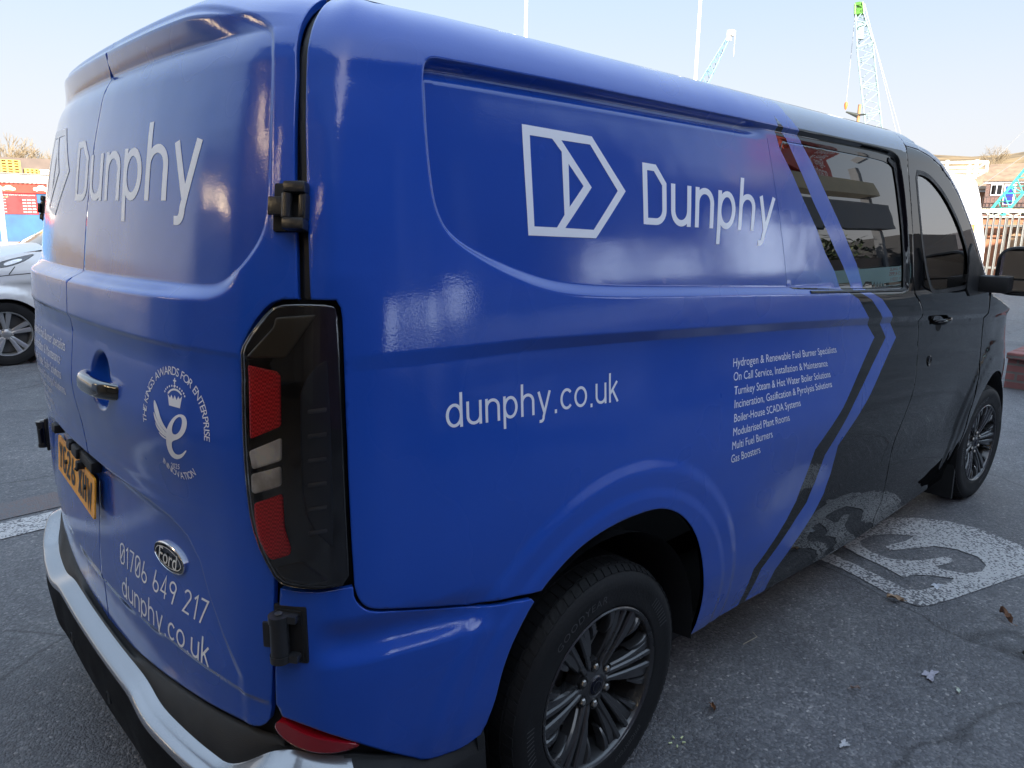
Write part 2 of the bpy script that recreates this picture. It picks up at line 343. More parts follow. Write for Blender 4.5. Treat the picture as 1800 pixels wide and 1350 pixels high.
def bfont(txt,size=1,off=0,shear=0,bold=None,space=1,align='LEFT'):
    cu=bpy.data.curves.new('t','FONT'); cu.body=txt; cu.size=size; cu.offset=off; cu.shear=shear; cu.space_character=space; cu.align_x=align; cu.resolution_u=3
    o=bpy.data.objects.new('t',cu); COL.objects.link(o); bpy.context.view_layer.update()
    me=bpy.data.meshes.new_from_object(o.evaluated_get(bpy.context.evaluated_depsgraph_get())); V=np.array([tuple(v.co)[:2] for v in me.vertices]); Fs=[tuple(p.vertices) for p in me.polygons]
    bpy.data.objects.remove(o); bpy.data.curves.remove(cu); bpy.data.meshes.remove(me); return V,Fs
def flat_text(txt,lift,name,matl,parent,h=1.0,**kw):
    V,Fs=bfont(txt,**{k:kw.pop(k) for k in list(kw) if k in('off','shear','space')}); V=V-np.array([V[:,0].min(),0]); wd=V[:,0].max()
    me=mesh(name,lift(V,wd),Fs,[matl]); return link(name,me,parent,**kw)
def frame(s,v,off=0.):
    """origin and (along s, up, outward) axes on the body"""
    s=np.array(float(s));v=np.array(float(v)); o=bodymap(s,v); n=bodynormal(s,v); t=bodymap(s+.01,v)-bodymap(s-.01,v); t/=np.linalg.norm(t); u=np.cross(n,t); return o+n*off,(t,u,n)
# ---------------------------------------------------------------- body surface map
# s = distance along the plan outline from the middle of the tail (s>0: driver's side), v = height (rolls over onto the roof above 1.86)
PLAN=np.array([(0,0),(.002,.2),(.010,.4),(.020,.52),(.040,.68),(.066,.80),(.100,.875),(.150,.930),(.22,.962),(.34,.982),(.6,.994),(1.2,1.0),(2.2,1.0),
 (3.2,.998),(3.9,.992),(4.4,.980),(4.8,.945),(5.08,.86),(5.28,.66),(5.37,.35),(5.4,0)],float)
def _dense(P,n=40):
    out=[]
    for i in range(len(P)-1):
        p0=P[i-1] if i>0 else np.array([P[1][0],-P[1][1]]); p1=P[i];p2=P[i+1]
        p3=P[i+2] if i+2<len(P) else np.array([P[-2][0],-P[-2][1]])
        t=np.linspace(0,1,n,endpoint=False)[:,None]
        # centripetal-ish: use chord scaled tangents
        d0=np.linalg.norm(p1-p0)+1e-9;d1=np.linalg.norm(p2-p1);d2=np.linalg.norm(p3-p2)+1e-9
        m1=((p1-p0)/d0*d1/(d0+d1)+(p2-p1)/d1*d0/(d0+d1))*d1
        m2=((p2-p1)/d1*d2/(d1+d2)+(p3-p2)/d2*d1/(d1+d2))*d1
        out.append((2*t**3-3*t**2+1)*p1+(t**3-2*t**2+t)*m1+(-2*t**3+3*t**2)*p2+(t**3-t**2)*m2)
    out.append(P[-1:]); return np.vstack(out)
PD=_dense(PLAN); PS=np.concatenate([[0],np.cumsum(np.linalg.norm(np.diff(PD,axis=0),axis=1))])
WZ=np.array([.25,.35,.5,.7,.9,1.1,1.25,1.35,1.45,1.6,1.75,1.88])
WW=np.array([.925,.955,.985,1.0,1.004,.998,.992,.990,.984,.966,.942,.918])
XZ=np.array([.25,.5,.7,.9,1.1,1.3,1.45,1.6,1.75,1.9,2.1]);XX=np.array([-.03,-.035,-.035,-.03,-.02,-.005,.008,.03,.06,.10,.15])
def _sm(x,X,Y):
    x=np.asarray(x,float); e=.04
    return (np.interp(x-e,X,Y)+2*np.interp(x,X,Y)+np.interp(x+e,X,Y))/4
VR=1.86; RR=.140
def bodymap(s,v):
    """(s,v) -> xyz arrays"""
    s=np.asarray(s,float);v=np.asarray(v,float)
    a=np.abs(s); px=np.interp(a,PS,PD[:,0]); py=np.interp(a,PS,PD[:,1])
    # outward normal in plan
    e=.02; tx=np.interp(a+e,PS,PD[:,0])-np.interp(a-e,PS,PD[:,0]); ty=np.interp(a+e,PS,PD[:,1])-np.interp(a-e,PS,PD[:,1])
    near=a<e; tx=np.where(near,0,tx); ty=np.where(near,2*e,ty); L=np.hypot(tx,ty)+1e-12; nx=-ty/L; ny=tx/L
    q=np.clip(v-VR,0,None)/RR
    ang=np.clip(q,0,1.5); z=np.where(v<VR,v,VR+RR*np.sin(np.clip(ang,0,1.5707)))
    inset=np.where(v<VR,0,RR*(1-np.cos(ang))*1.1)
    zz=np.minimum(v,VR+.1)
    w=_sm(np.minimum(z,1.97),WZ,WW)
    fade=np.clip(1-px/2.5,0,1)**2
    x=px+_sm(z,XZ,XX)*fade-nx*inset
    y=(py*w)-ny*inset
    return np.stack([x,np.where(s>=0,-y,y),z],-1)
def bodynormal(s,v):
    e=.004; a=bodymap(s+e,v)-bodymap(s-e,v); b=bodymap(s,v+e)-bodymap(s,v-e)
    n=np.cross(a,b); n/=np.linalg.norm(n,axis=-1,keepdims=True)+1e-12; return n
# ---------------------------------------------------------------- pressed shapes of the panels (offset along the surface normal, metres)
def sstep(a,b,x):
    t=np.clip((np.asarray(x,float)-a)/(b-a),0,1); return t*t*(3-2*t)
def sdist(s,v,poly):
    """signed distance to a closed polygon, negative inside"""
    P=np.asarray(poly,float);Qn=np.roll(P,-1,0); s=np.asarray(s,float);v=np.asarray(v,float)
    best=np.full(s.shape,1e9); ins=np.zeros(s.shape,bool)
    for (x0,y0),(x1,y1) in zip(P,Qn):
        dx,dy=x1-x0,y1-y0; L=dx*dx+dy*dy+1e-18
        t=np.clip(((s-x0)*dx+(v-y0)*dy)/L,0,1)
        best=np.minimum(best,(s-x0-t*dx)**2+(v-y0-t*dy)**2)
        if abs(dy)>1e-12:
            c=((y0>v)!=(y1>v))&(s<dx*(v-y0)/dy+x0); ins^=c
    d=np.sqrt(best); return np.where(ins,-d,d)
def smoothpoly(P,n=2,closed=True):
    P=[tuple(p) for p in P]
    for _ in range(n):
        Q=[] if closed else [P[0]]
        m=len(P) if closed else len(P)-1
        for i in range(m):
            a=P[i];b=P[(i+1)%len(P)]
            Q+=[(.75*a[0]+.25*b[0],.75*a[1]+.25*b[1]),(.25*a[0]+.75*b[0],.25*a[1]+.75*b[1])]
        if not closed: Q.append(P[-1])
        P=Q
    return P
REC=smoothpoly([(1.20,1.886),(1.6,1.888),(2.3,1.888),(2.9,1.889),(3.42,1.887),(3.545,1.876),(3.575,1.836),(3.60,1.726),(3.63,1.545),(3.655,1.40),(3.66,1.335),(3.62,1.325),(3.40,1.332),(2.806,1.363),(2.3,1.388),(1.992,1.402),(1.7,1.417),(1.55,1.431),
  (1.461,1.449),(1.379,1.477),(1.302,1.509),(1.238,1.543),(1.204,1.571),(1.18,1.616),(1.168,1.678),(1.157,1.76),(1.149,1.84),(1.15,1.875),(1.166,1.886)],2)
WIN=smoothpoly([(-.86,1.47),(-.84,1.90),(-.78,1.93),(-.6,1.955),(0,1.962),(.45,1.962),(.66,1.952),(.79,1.928),(.835,1.90),(.85,1.8),(.857,1.669),(.857,1.59),(.846,1.556),(.822,1.524),(.79,1.495),(.75,1.472),(.70,1.463),(.42,1.459),(.1,1.455),(-.4,1.455),(-.75,1.457)],2)
CRS=np.array([1.0,1.2,1.43,1.756,2.196,2.652,3.272,3.707,4.532,5.2]);CRV=np.array([1.346,1.345,1.342,1.327,1.305,1.281,1.246,1.222,1.168,1.13])
AC=(1.795,.345)
CONT=[(-.9,.99),(.12,.985),(.30,.986),(.43,.984),(.536,.972),(.609,.95),(.656,.909),(.688,.838),(.728,.777),(.79,.70),(.80,.3),(-.9,.3)]
def DISP(s,v):
    s=np.asarray(s,float);v=np.asarray(v,float); a=np.abs(s); d=np.zeros(np.broadcast(s,v).shape)
    rear=1-sstep(.80,.92,a)
    # --- doors at the back
    dw=sdist(np.minimum(s,.99),v,WIN)
    A=.031*(1-sstep(.50,.86,a))*(1-sstep(1.47,1.62,v))+.007
    w=.012+.020*(1-sstep(1.455,1.50,v))
    d+=rear*A*sstep(0,1,dw/w)*sstep(1.0,1.2,v)
    prof=np.interp(v,[.3,.8,.9,.955,.99,1.03,1.2,1.305,1.338,1.346,1.36,1.40],[0,0,-.0,0,.004,.006,-.006,-.012,-.006,0,0,0])
    d+=rear*prof*(1-.6*sstep(.4,.8,a))
    d-=rear*.031*(1-sstep(.50,.86,a))*(1-sstep(1.0,1.2,v))*0
    dc=sdist(a,v,CONT)
    d-=rear*(.020*(1-sstep(-.030,0,dc))*(sstep(.60,.95,v)*.8+.2))
    # overhanging lip at the top of the doors
    lip=1-sstep(.50,.90,a)
    d+=lip*.046*np.clip((v-1.922)/.026,0,1)*(1-.25*sstep(1.98,2.06,v))
    # tuck just above the bottom edge
    low=.636+.028*sstep(.1,.6,a); d-=rear*.006*(1-sstep(low-.012,low,v))
    # scoop behind the handle
    if True:
        e=((s-.24)/.075)**2+((v-1.216)/.072)**2
        d-=.030*(1-sstep(.25,1.0,e))
    # --- driver's side
    side=sstep(.99,1.06,s)
    dr=sdist(s,v,REC); wb=.012+.014*(1-sstep(1.45,1.56,v))-.003*sstep(1.80,1.86,v)
    tt=-dr/wb; d-=np.where(s>.95,(.015+.012*sstep(1.845,1.868,v)*(1-sstep(2.35,2.50,s)))*(.6*np.clip(tt,0,1)+.4*sstep(0,1,tt)),0)
    d+=.0055*np.clip(1-np.abs(s-.992)/.065,0,1)*sstep(1.42,1.50,v)
    vc=np.interp(s,CRS,CRV); t=vc-v; amp=sstep(1.0,1.8,s)*.018+sstep(.99,1.05,s)*.003
    d-=amp*np.clip((t+.002)/.028,0,1)*(1-.75*sstep(.06,.40,t))
    # waist ledge under the windows
    # wheel-arch flares
    for cx in (AC[0],5.30):
        r=np.hypot(s-cx,v-AC[1])
        d+=side*(.0065*(1-sstep(.605,.650,r))+.0045*(1-sstep(.535,.570,r)))*sstep(.2,.35,v)
    # wedge over the rear corner
    vr=np.interp(s,[.95,1.11,1.30,1.42],[.746,.737,.716,.695]); t=v-vr
    d-=sstep(.93,1.0,s)*(1-sstep(1.22,1.40,s))*.017*sstep(-.004,.045,t)*(1-sstep(.05,.11,t))
    # hollow low in the doors
    d-=sstep(2.3,2.9,s)*(1-sstep(4.5,4.9,s))*.022*np.exp(-((v-.62)/.17)**2)
    return d
def F(s,v,off=0.):
    s=np.asarray(s,float);v=np.asarray(v,float)
    return bodymap(s,v)+bodynormal(s,v)*(DISP(s,v)+off)[...,None]
def FN(s,v,e=.0025):
    a=F(s+e,v)-F(s-e,v); b=F(s,v+e)-F(s,v-e); n=np.cross(a,b); return n/(np.linalg.norm(n,axis=-1,keepdims=True)+1e-12)
DATA={"win_r":[[-0.088,1.9357],[0.1939,1.9358],[0.5058,1.9359],[0.6627,1.933],[0.7644,1.9246],[0.8044,1.9134],[0.8233,1.8945],[0.8447,1.7999],[0.8558,1.6686],[0.8564,1.5854],[0.846,1.5559],[0.8291,1.5338],[0.806,1.5122],[0.7701,1.4794],[0.7283,1.4669],[0.6917,1.4627],[0.4186,1.4586],[0.0996,1.4541],[-0.0032,1.4539]],"win_l":[[-0.113,1.9352],[-0.3021,1.9342],[-0.5576,1.9331],[-0.655,1.9],[-0.5629,1.7852],[-0.522,1.6349],[-0.5226,1.5014],[-0.5053,1.4565],[-0.0095,1.455]],"door_r_edge":[[0.8224,1.9946],[0.9068,1.8146],[0.9215,1.6686],[0.9305,1.5525],[0.9335,1.4464],[0.8851,1.442],[0.8609,1.42],[0.8215,1.3701],[0.812,1.3438],[0.8129,1.2656],[0.822,1.1068],[0.83,1.0252],[0.8537,0.9734],[0.8786,0.9381],[0.8749,0.8918],[0.8664,0.7345],[0.8568,0.6404],[0.844,0.6199],[0.8188,0.5861]],"door_bottom":[[0.0075,0.4772],[0.1857,0.4932],[0.4534,0.5294],[0.6677,0.5586],[0.7724,0.5698],[0.8188,0.5861]],"tl":[[0.8883,1.4411],[0.9386,1.4445],[0.9849,1.4426],[0.9948,1.4305],[0.998,1.3753],[1.0066,1.1886],[1.0137,0.9923],[1.016,0.9184],[0.9586,0.916],[0.9167,0.9196],[0.8853,0.9254],[0.8537,0.9734],[0.8317,1.0312],[0.8233,1.107],[0.8155,1.2659],[0.8146,1.344],[0.8239,1.3703],[0.8621,1.4181]],"side_rear":[[0.8331,1.9999],[0.9201,1.8147],[0.9322,1.6685],[0.9399,1.5525],[0.9457,1.4475],[0.9897,1.4464],[0.9998,1.4303],[1.002,1.3752],[1.0107,1.1881],[1.0178,0.9916],[1.0222,0.9114],[1.0284,0.8844],[1.0413,0.8649],[1.0577,0.8535],[1.1111,0.839],[1.2818,0.7822],[1.3968,0.7595],[1.4702,0.7452]],"quarter":[[0.8827,0.9137],[0.9165,0.9105],[0.9585,0.9092],[0.9993,0.9113],[1.018,0.9123],[1.0242,0.8854],[1.0391,0.8631],[1.0578,0.8499],[1.1117,0.8346],[1.2826,0.7775],[1.397,0.7552],[1.4668,0.7421],[1.4377,0.704],[1.4069,0.658],[1.3785,0.5882],[1.3641,0.519],[1.3585,0.4709],[1.3322,0.4138],[1.1944,0.4299],[1.1181,0.4923],[1.0425,0.5526],[0.9763,0.6],[0.9222,0.6259],[0.8653,0.6352],[0.869,0.7351],[0.8785,0.8924]],"arch":[[1.3641,0.519],[1.3785,0.5882],[1.4069,0.658],[1.4702,0.7452],[1.5687,0.8056],[1.647,0.8327],[1.7541,0.8466],[1.8977,0.8428],[1.9783,0.819],[2.0528,0.7744],[2.122,0.7012],[2.1729,0.6106],[2.2046,0.5222],[2.2305,0.4299],[2.2334,0.3526],[2.2292,0.299]],"arch_out":[[1.3665,0.8294],[1.4471,0.9064],[1.5734,0.9647],[1.7395,0.991],[1.8555,0.9941],[1.956,0.9806],[2.0647,0.9413],[2.1579,0.8793],[2.2439,0.782],[2.3132,0.6599],[2.3743,0.4987],[2.4687,0.2965]],"arch_mid":[[1.48,0.8223],[1.5689,0.8876],[1.7322,0.9267],[1.8476,0.9285],[1.9227,0.9184],[2.0327,0.877],[2.1286,0.8043],[2.1983,0.6967],[2.2571,0.5627],[2.3025,0.4222],[2.3281,0.3078]],"sill":[[2.2292,0.299],[2.4892,0.2735],[2.752,0.254],[3.2794,0.2079],[3.5873,0.1969],[4.0047,0.1954],[4.7119,0.1959]],"recess":[[1.2244,1.8857],[1.3305,1.8871],[1.5582,1.888],[1.8873,1.8878],[2.3116,1.8879],[2.8394,1.8902],[3.4129,1.8861],[3.5286,1.8732],[3.5716,1.8363],[3.5986,1.7262],[3.628,1.5456],[3.6566,1.359],[3.6488,1.3311],[3.5466,1.3271],[2.8063,1.3631],[1.9918,1.4017],[1.6663,1.42],[1.5495,1.4314],[1.461,1.4493],[1.3791,1.4773],[1.302,1.509],[1.2376,1.5427],[1.2039,1.5715],[1.1802,1.6162],[1.1771,1.682],[1.1626,1.7637],[1.1605,1.8404],[1.155,1.865],[1.1733,1.8813],[1.1973,1.8846]],"sidewin":[[2.5841,1.8617],[2.8795,1.8629],[3.1639,1.859],[3.4927,1.8504],[3.5634,1.8307],[3.5881,1.7291],[3.61,1.6064],[3.6359,1.4068],[3.64,1.343],[3.385,1.3489],[3.0011,1.3684],[2.8247,1.3773],[2.676,1.3848]],"fdoor_gap":[[3.7021,1.9793],[3.6108,1.8588],[3.6562,1.7306],[3.6686,1.573],[3.6848,1.452],[3.7177,1.3251],[3.8232,1.2777],[3.8741,1.2295],[3.9696,1.0866],[3.9388,0.9597],[3.8974,0.8326],[3.8767,0.7202],[3.9603,0.5674],[3.9563,0.4537],[3.9025,0.4148],[3.8606,0.3756],[4.0097,0.203]],"fglass":[[3.7318,1.8279],[3.8283,1.8289],[4.0048,1.7927],[4.1684,1.7221],[4.3289,1.6248],[4.3996,1.5561],[4.3783,1.4621],[4.4173,1.2967],[4.0083,1.3048],[3.9225,1.3595],[3.8329,1.4363],[3.7845,1.5449],[3.7512,1.6854]],"pillar":[[3.608,1.9017],[3.7635,1.8998],[3.9154,1.8794],[4.0527,1.8517],[4.1808,1.8012],[4.3047,1.7317],[4.4031,1.6551],[4.502,1.5833],[4.5937,1.5056],[4.7436,1.3825],[4.9274,1.2856]],"crease":[[1.0409,1.3445],[1.2061,1.3448],[1.431,1.3414],[1.7575,1.3268],[2.199,1.3045],[2.6558,1.2805],[3.2769,1.2454],[3.712,1.2215],[4.5378,1.1677]],"z_wrap":[[2.5228,1.9755],[2.5473,1.8847],[2.5805,1.8242],[2.6516,1.7552],[2.7242,1.6732],[2.8155,1.5799],[2.8752,1.5035],[2.9547,1.4346],[3.0067,1.3721],[3.1459,1.3277],[3.228,1.271],[3.3848,1.1607],[3.1025,0.9193],[2.9107,0.7926],[2.8835,0.6842],[2.8505,0.6011],[2.7853,0.5463],[2.5803,0.4181],[2.5541,0.28]],"z_b1":[[2.5299,1.9264],[2.6411,1.847],[2.7243,1.7573],[2.799,1.6699],[2.8952,1.5764],[2.9534,1.5179],[3.0249,1.4548],[3.1163,1.3625],[3.2653,1.3206],[3.3707,1.2607],[3.5065,1.1491],[3.2071,0.9248],[3.0153,0.747],[2.9896,0.641],[2.9428,0.5697],[2.8674,0.5287],[2.6446,0.3947],[2.6077,0.2823]],"z_b2":[[2.6283,1.9389],[2.7417,1.8497],[2.8053,1.795],[2.9099,1.6904],[3.0216,1.5828],[3.0837,1.5164],[3.1449,1.4577],[3.2221,1.3572],[3.3744,1.3142],[3.4862,1.2524],[3.6224,1.1381],[3.3633,0.9328],[3.1213,0.764],[3.1237,0.6416],[3.0894,0.5689],[3.0268,0.5146],[2.778,0.3455],[2.7533,0.2662]],"ridge":[[0.9959,0.7426],[1.1117,0.7362],[1.2794,0.7157]],"contour":[[0.1319,0.9875],[0.3083,0.9905],[0.4411,0.9897],[0.5404,0.9742],[0.6094,0.95],[0.6558,0.9087],[0.661,0.823],[0.7276,0.7772],[0.7765,0.7324]],"lowline":[[-0.017,0.6301],[0.0817,0.6105],[0.3402,0.6305],[0.5806,0.6461],[0.7567,0.6532],[0.8526,0.6455]],"q_dunphy_side":[[1.8449,1.7391],[2.5363,1.6873],[2.4964,1.5336],[1.8431,1.5896]],"q_logo_side":[[1.4216,1.7914],[1.7841,1.7704],[1.7739,1.5804],[1.442,1.5591]],"q_url_side":[[1.2141,1.292],[1.7479,1.2361],[1.759,1.155],[1.2212,1.1831]],"q_fenderwheel":[[4.9852,1.2366],[5.3097,1.1356],[5.715,0.9975],[5.57,0.8175],[5.3539,0.7755],[5.1005,0.727]],"handlepts":[[0.0376,1.2241],[0.3868,1.2129],[0.2041,1.268],[0.2249,1.1549],[0.26,1.255],[0.1232,1.2367]],"hingeU":[[0.8793,1.6514],[0.936,1.6346],[0.9385,1.567],[0.8834,1.5632],[0.8742,1.6241],[0.8758,1.5921]],"hingeL":[[0.8782,0.8808],[0.9374,0.8841],[0.9353,0.7581],[0.8593,0.7574]],"mirror_root":[[4.5751,1.4863],[4.9423,1.2543]],"fdoorhandle":[[4.0244,1.1869],[4.322,1.1865],[4.404,1.1398],[4.0899,1.1414]],"lock":[[4.0938,0.9805]],"farch":[[5.0293,0.249],[4.8726,0.423],[4.8836,0.5662],[4.9658,0.6682],[5.1005,0.727],[5.3539,0.7755],[5.675,0.7]],"q_dside":[[1.8449,1.7391],[2.5419,1.7146],[2.5013,1.5715],[1.8431,1.5891]],"q_uside":[[1.2151,1.2554],[1.7593,1.229],[1.759,1.1564],[1.2185,1.1847]],"q_drear":[[-0.1657,1.7751],[0.655,1.7768],[0.6575,1.6174],[-0.1323,1.6251]],"q_phone":[[0.1765,0.7916],[0.6576,0.8117],[0.6411,0.7535],[0.1765,0.7373]],"q_urear":[[0.1885,0.7129],[0.6648,0.7286],[0.659,0.6644],[0.1855,0.6532]],"lg_out":[[1.4221,1.791],[1.6508,1.7845],[1.7735,1.6661],[1.6585,1.5551],[1.4392,1.5617]],"lg_a":[[1.4457,1.7701],[1.5156,1.7682],[1.5459,1.7424],[1.5515,1.6065],[1.527,1.5787],[1.4572,1.5805]],"lg_b":[[1.5454,1.7675],[1.6443,1.7656],[1.7426,1.6657],[1.6505,1.5742],[1.5535,1.5778],[1.6464,1.6698]],"lg_c":[[1.5681,1.7181],[1.6177,1.6714],[1.569,1.6241]],"lines":[[[2.2994,1.2016],[3.0171,1.1638],[3.0323,1.1389],[2.3004,1.1753]],[[2.3039,1.159],[2.9449,1.1223],[2.9585,1.0972],[2.3039,1.133]],[[2.3082,1.1156],[2.9703,1.0786],[2.9838,1.0537],[2.3078,1.0897]],[[2.3077,1.0743],[2.9842,1.0401],[2.9979,1.0153],[2.3074,1.0487]],[[2.3051,1.0314],[2.7351,1.0107],[2.7472,0.9851],[2.3051,1.006]],[[2.2998,0.9894],[2.6558,0.9736],[2.6682,0.9477],[2.3005,0.964]],[[2.2957,0.9475],[2.5397,0.9387],[2.553,0.9119],[2.2978,0.9218]],[[2.2941,0.9057],[2.4633,0.9021],[2.4786,0.8743],[2.2982,0.8794]]],"em_T":[[0.5134,1.1866]],"em_top":[[0.6086,1.2892]],"em_E":[[0.7106,1.1863]],"em_arc":[[0.5157,1.187],[0.5196,1.2086],[0.5293,1.233],[0.5551,1.2656],[0.5788,1.2787],[0.6086,1.2882],[0.6374,1.2861],[0.6536,1.2775],[0.6784,1.2575],[0.6998,1.2294],[0.7106,1.2038],[0.7127,1.1856]],"em_bot":[[0.5494,1.0879],[0.5694,1.0726],[0.5965,1.0691],[0.6252,1.0738],[0.657,1.0897]],"em_2025":[[0.5883,1.1021],[0.622,1.1052],[0.6169,1.0936],[0.5843,1.0916]],"em_e":[[0.6555,1.1394],[0.6362,1.122],[0.6141,1.1136],[0.5965,1.1158],[0.5876,1.1268],[0.5867,1.1456],[0.5948,1.1722],[0.607,1.1887],[0.6221,1.2034],[0.6398,1.2113],[0.6555,1.2108],[0.6627,1.2021],[0.6619,1.1881],[0.6516,1.1723],[0.6338,1.1599],[0.612,1.1522],[0.6067,1.1454],[0.6064,1.1328],[0.613,1.1257],[0.6253,1.1257],[0.6387,1.131],[0.6535,1.1417]],"em_eh":[[0.6151,1.1677],[0.6135,1.1756],[0.6189,1.1888],[0.6288,1.2005],[0.6399,1.2063],[0.647,1.2035],[0.6481,1.1938],[0.6429,1.1809],[0.6323,1.1709],[0.6234,1.1668]],"em_w1":[[0.5489,1.2289],[0.5639,1.214],[0.5782,1.1898],[0.5951,1.1744],[0.6149,1.1667],[0.6035,1.1614],[0.5835,1.1701],[0.5643,1.1832],[0.5504,1.2014],[0.5462,1.2172]],"em_w2":[[0.5469,1.2045],[0.5588,1.1905],[0.5768,1.1751],[0.597,1.1644],[0.614,1.1613],[0.6026,1.1571],[0.5783,1.1629],[0.5593,1.175],[0.5487,1.1908]],"em_w3":[[0.5512,1.185],[0.5645,1.1708],[0.5856,1.1622],[0.6097,1.1574],[0.5983,1.1542],[0.5769,1.1574],[0.5578,1.1674]],"em_w4":[[0.5613,1.1649],[0.5769,1.1574],[0.5983,1.1542],[0.6199,1.1567],[0.5896,1.1491],[0.5684,1.1547]],"em_cr":[[0.5989,1.2449],[0.6044,1.2226],[0.6405,1.2223],[0.6467,1.2471],[0.639,1.24],[0.635,1.2453],[0.6293,1.2369],[0.6231,1.2455],[0.6176,1.2367],[0.6122,1.2449],[0.6073,1.2381]],"em_crarch":[[0.5974,1.2467],[0.6084,1.2553],[0.6219,1.2593],[0.6368,1.2575],[0.6467,1.25],[0.6436,1.2476],[0.6354,1.2533],[0.6227,1.2554],[0.6102,1.252],[0.6011,1.2442]],"em_orb":[[0.6216,1.2671],[0.6261,1.2638],[0.6219,1.2593],[0.6174,1.2626]],"em_cross":[[0.6217,1.2721]],"ford":[[0.4097,0.8518],[0.4581,0.8891],[0.5647,0.8607],[0.5286,0.8272],[0.4918,0.8572]],"plate":[[-0.5893,0.8859],[-0.0087,0.9145],[-0.0727,0.7798],[-0.72,0.7375]],"tlr1":[[0.8277,1.33],[0.8943,1.3208],[0.8954,1.2246],[0.8698,1.2065],[0.8348,1.1921]],"tl_rev2":[[0.8355,1.1279],[0.8962,1.1496],[0.8968,1.1138],[0.8422,1.0919],[0.8354,1.0952]],"tl_red2":[[0.8402,1.0735],[0.8946,1.0975],[0.8985,1.093],[0.9007,1.0333],[0.9119,0.9951],[0.9097,0.9831],[0.8728,0.9681],[0.8623,0.9794],[0.8466,1.0086],[0.8402,1.0451]],"tl_in":[[0.8787,0.954],[0.9248,0.9704],[0.9342,0.9698],[0.9772,0.9326],[0.9537,0.9282],[0.924,0.9296],[0.8947,0.9361]],"tl_rev1":[[0.8317,1.1708],[0.8972,1.2025],[0.897,1.1605],[0.8386,1.1375]],"tl_top":[[0.8267,1.3419],[0.882,1.3992],[0.8852,1.4162],[0.9576,1.423],[0.9044,1.3469]],"tl_topR":[[0.8959,1.4186],[0.9566,1.42],[0.9075,1.3511],[0.8991,1.3548]],"tl_side":[[0.9755,1.3438],[0.9814,1.2534],[0.9845,1.1696],[0.9853,1.095],[0.9851,0.9966],[0.9563,1.0262],[0.9406,1.0589],[0.934,1.1072],[0.9313,1.1916],[0.9312,1.2848],[0.9411,1.3105],[0.9609,1.336]],"tl_red1":[[0.829,1.3286],[0.8883,1.3218],[0.8948,1.314],[0.8962,1.2233],[0.8343,1.1934]]}
# ================================================================ THE VAN
random.seed(3)
TOT=float(PS[-1])
van=thing('van',(0,0,0),'blue wrapped panel van with black cab and white lettering, filling the foreground','van')
D_=DATA
SMX=[(3.685,1.45),(3.672,1.58),(3.660,1.73)]
# ---- dark inner shell, closes every gap
def shell():
    for nm,sg in (('inner_shell',1),('inner_shell',-1)):
        q=[(0,.30),(1.30,.33),(1.30,.62),(1.40,.80),(1.60,.92),(1.95,.92),(2.2,.78),(2.36,.55),(2.40,.25),(4.86,.20),(4.86,.55),(5.0,.74),(5.3,.82),(5.6,.74),(5.74,.5),(5.76,.25),(TOT,.25),(TOT,.98),(5.3,1.05),(4.95,1.20),(3.72,1.26),(3.66,1.80),(3.55,1.84),(2.45,1.85),(2.60,1.9),(0,1.9)]
        q=[(a*sg,b) for a,b in q]
        hol=[[(2.60,1.40),(2.52,1.84),(3.50,1.81),(3.60,1.36)]] if sg==1 else []
        hol=[[(a*sg,b) for a,b in x] for x in hol]
        panel(nm,q,[M['gapdark']],van,h=.07,holes=hol,off=-.022,gap=0,thick=.004,roundedge=False,smooth_n=False)
shell()
# ---- colour zones on the driver's side (blue wrap / black / blue stripe / black)
BIG=8.
def rightof(line,ext=BIG): 
    L=[tuple(p) for p in line]; return [(L[0][0],2.2)]+L+[(L[-1][0],.0),(ext,.0),(ext,2.2)]
def between(a,b): 
    A=[tuple(p) for p in a];B=[tuple(p) for p in b]; return [(A[0][0],2.2)]+A+[(A[-1][0],.0),(B[-1][0],.0)]+B[::-1]+[(B[0][0],2.2)]
zw,z1,z2=D_['z_wrap'],D_['z_b1'],D_['z_b2']
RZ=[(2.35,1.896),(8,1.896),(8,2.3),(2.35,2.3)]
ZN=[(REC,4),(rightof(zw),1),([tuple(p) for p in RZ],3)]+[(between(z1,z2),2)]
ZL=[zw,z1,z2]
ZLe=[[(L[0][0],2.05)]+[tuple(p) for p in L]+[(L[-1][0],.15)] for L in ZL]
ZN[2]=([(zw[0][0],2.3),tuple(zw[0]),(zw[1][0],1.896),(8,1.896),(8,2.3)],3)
body_m=[M['wrap'],M['blackpaint'],M['wrap2'],M['roofsheen'],M['wrapdark']]
# ---- side panel behind the door
sr=[tuple(p) for p in D_['side_rear']]
arch=smoothpoly([tuple(p) for p in D_['arch']],2,False)
fg=[(3.66,2.01),(3.650,1.86),(3.662,1.73),(3.675,1.58),(3.690,1.45),(3.720,1.325),(3.80,1.285),(3.865,1.232),(3.900,1.10),(3.895,.97),(3.865,.85),(3.83,.76),(3.80,.66),(3.775,.56),(3.77,.47),(3.78,.39),(3.80,.34),(3.80,.20)]
fgs=smoothpoly(fg,1,False)
gapR=[(.842,2.03)]+[p for p in sr[1:6]]+[p for p in sr[6:12]]
side=[(.905,2.03),(.911,1.93)]+sr[1:5]+smoothpoly(sr[5:8],1,False)+sr[8:11]+smoothpoly(sr[10:16],2,False)[1:]+[(1.395,.765)]
i0=min(range(len(arch)),key=lambda i:abs(arch[i][1]-.757)+(0 if arch[i][0]<1.7 else 9))
sill=[tuple(p) for p in D_['sill']]
side+=arch[i0:]+[(2.475,.278),(2.736,.258),(3.265,.222),(3.572,.207),(3.80,.203)]+fgs[::-1]
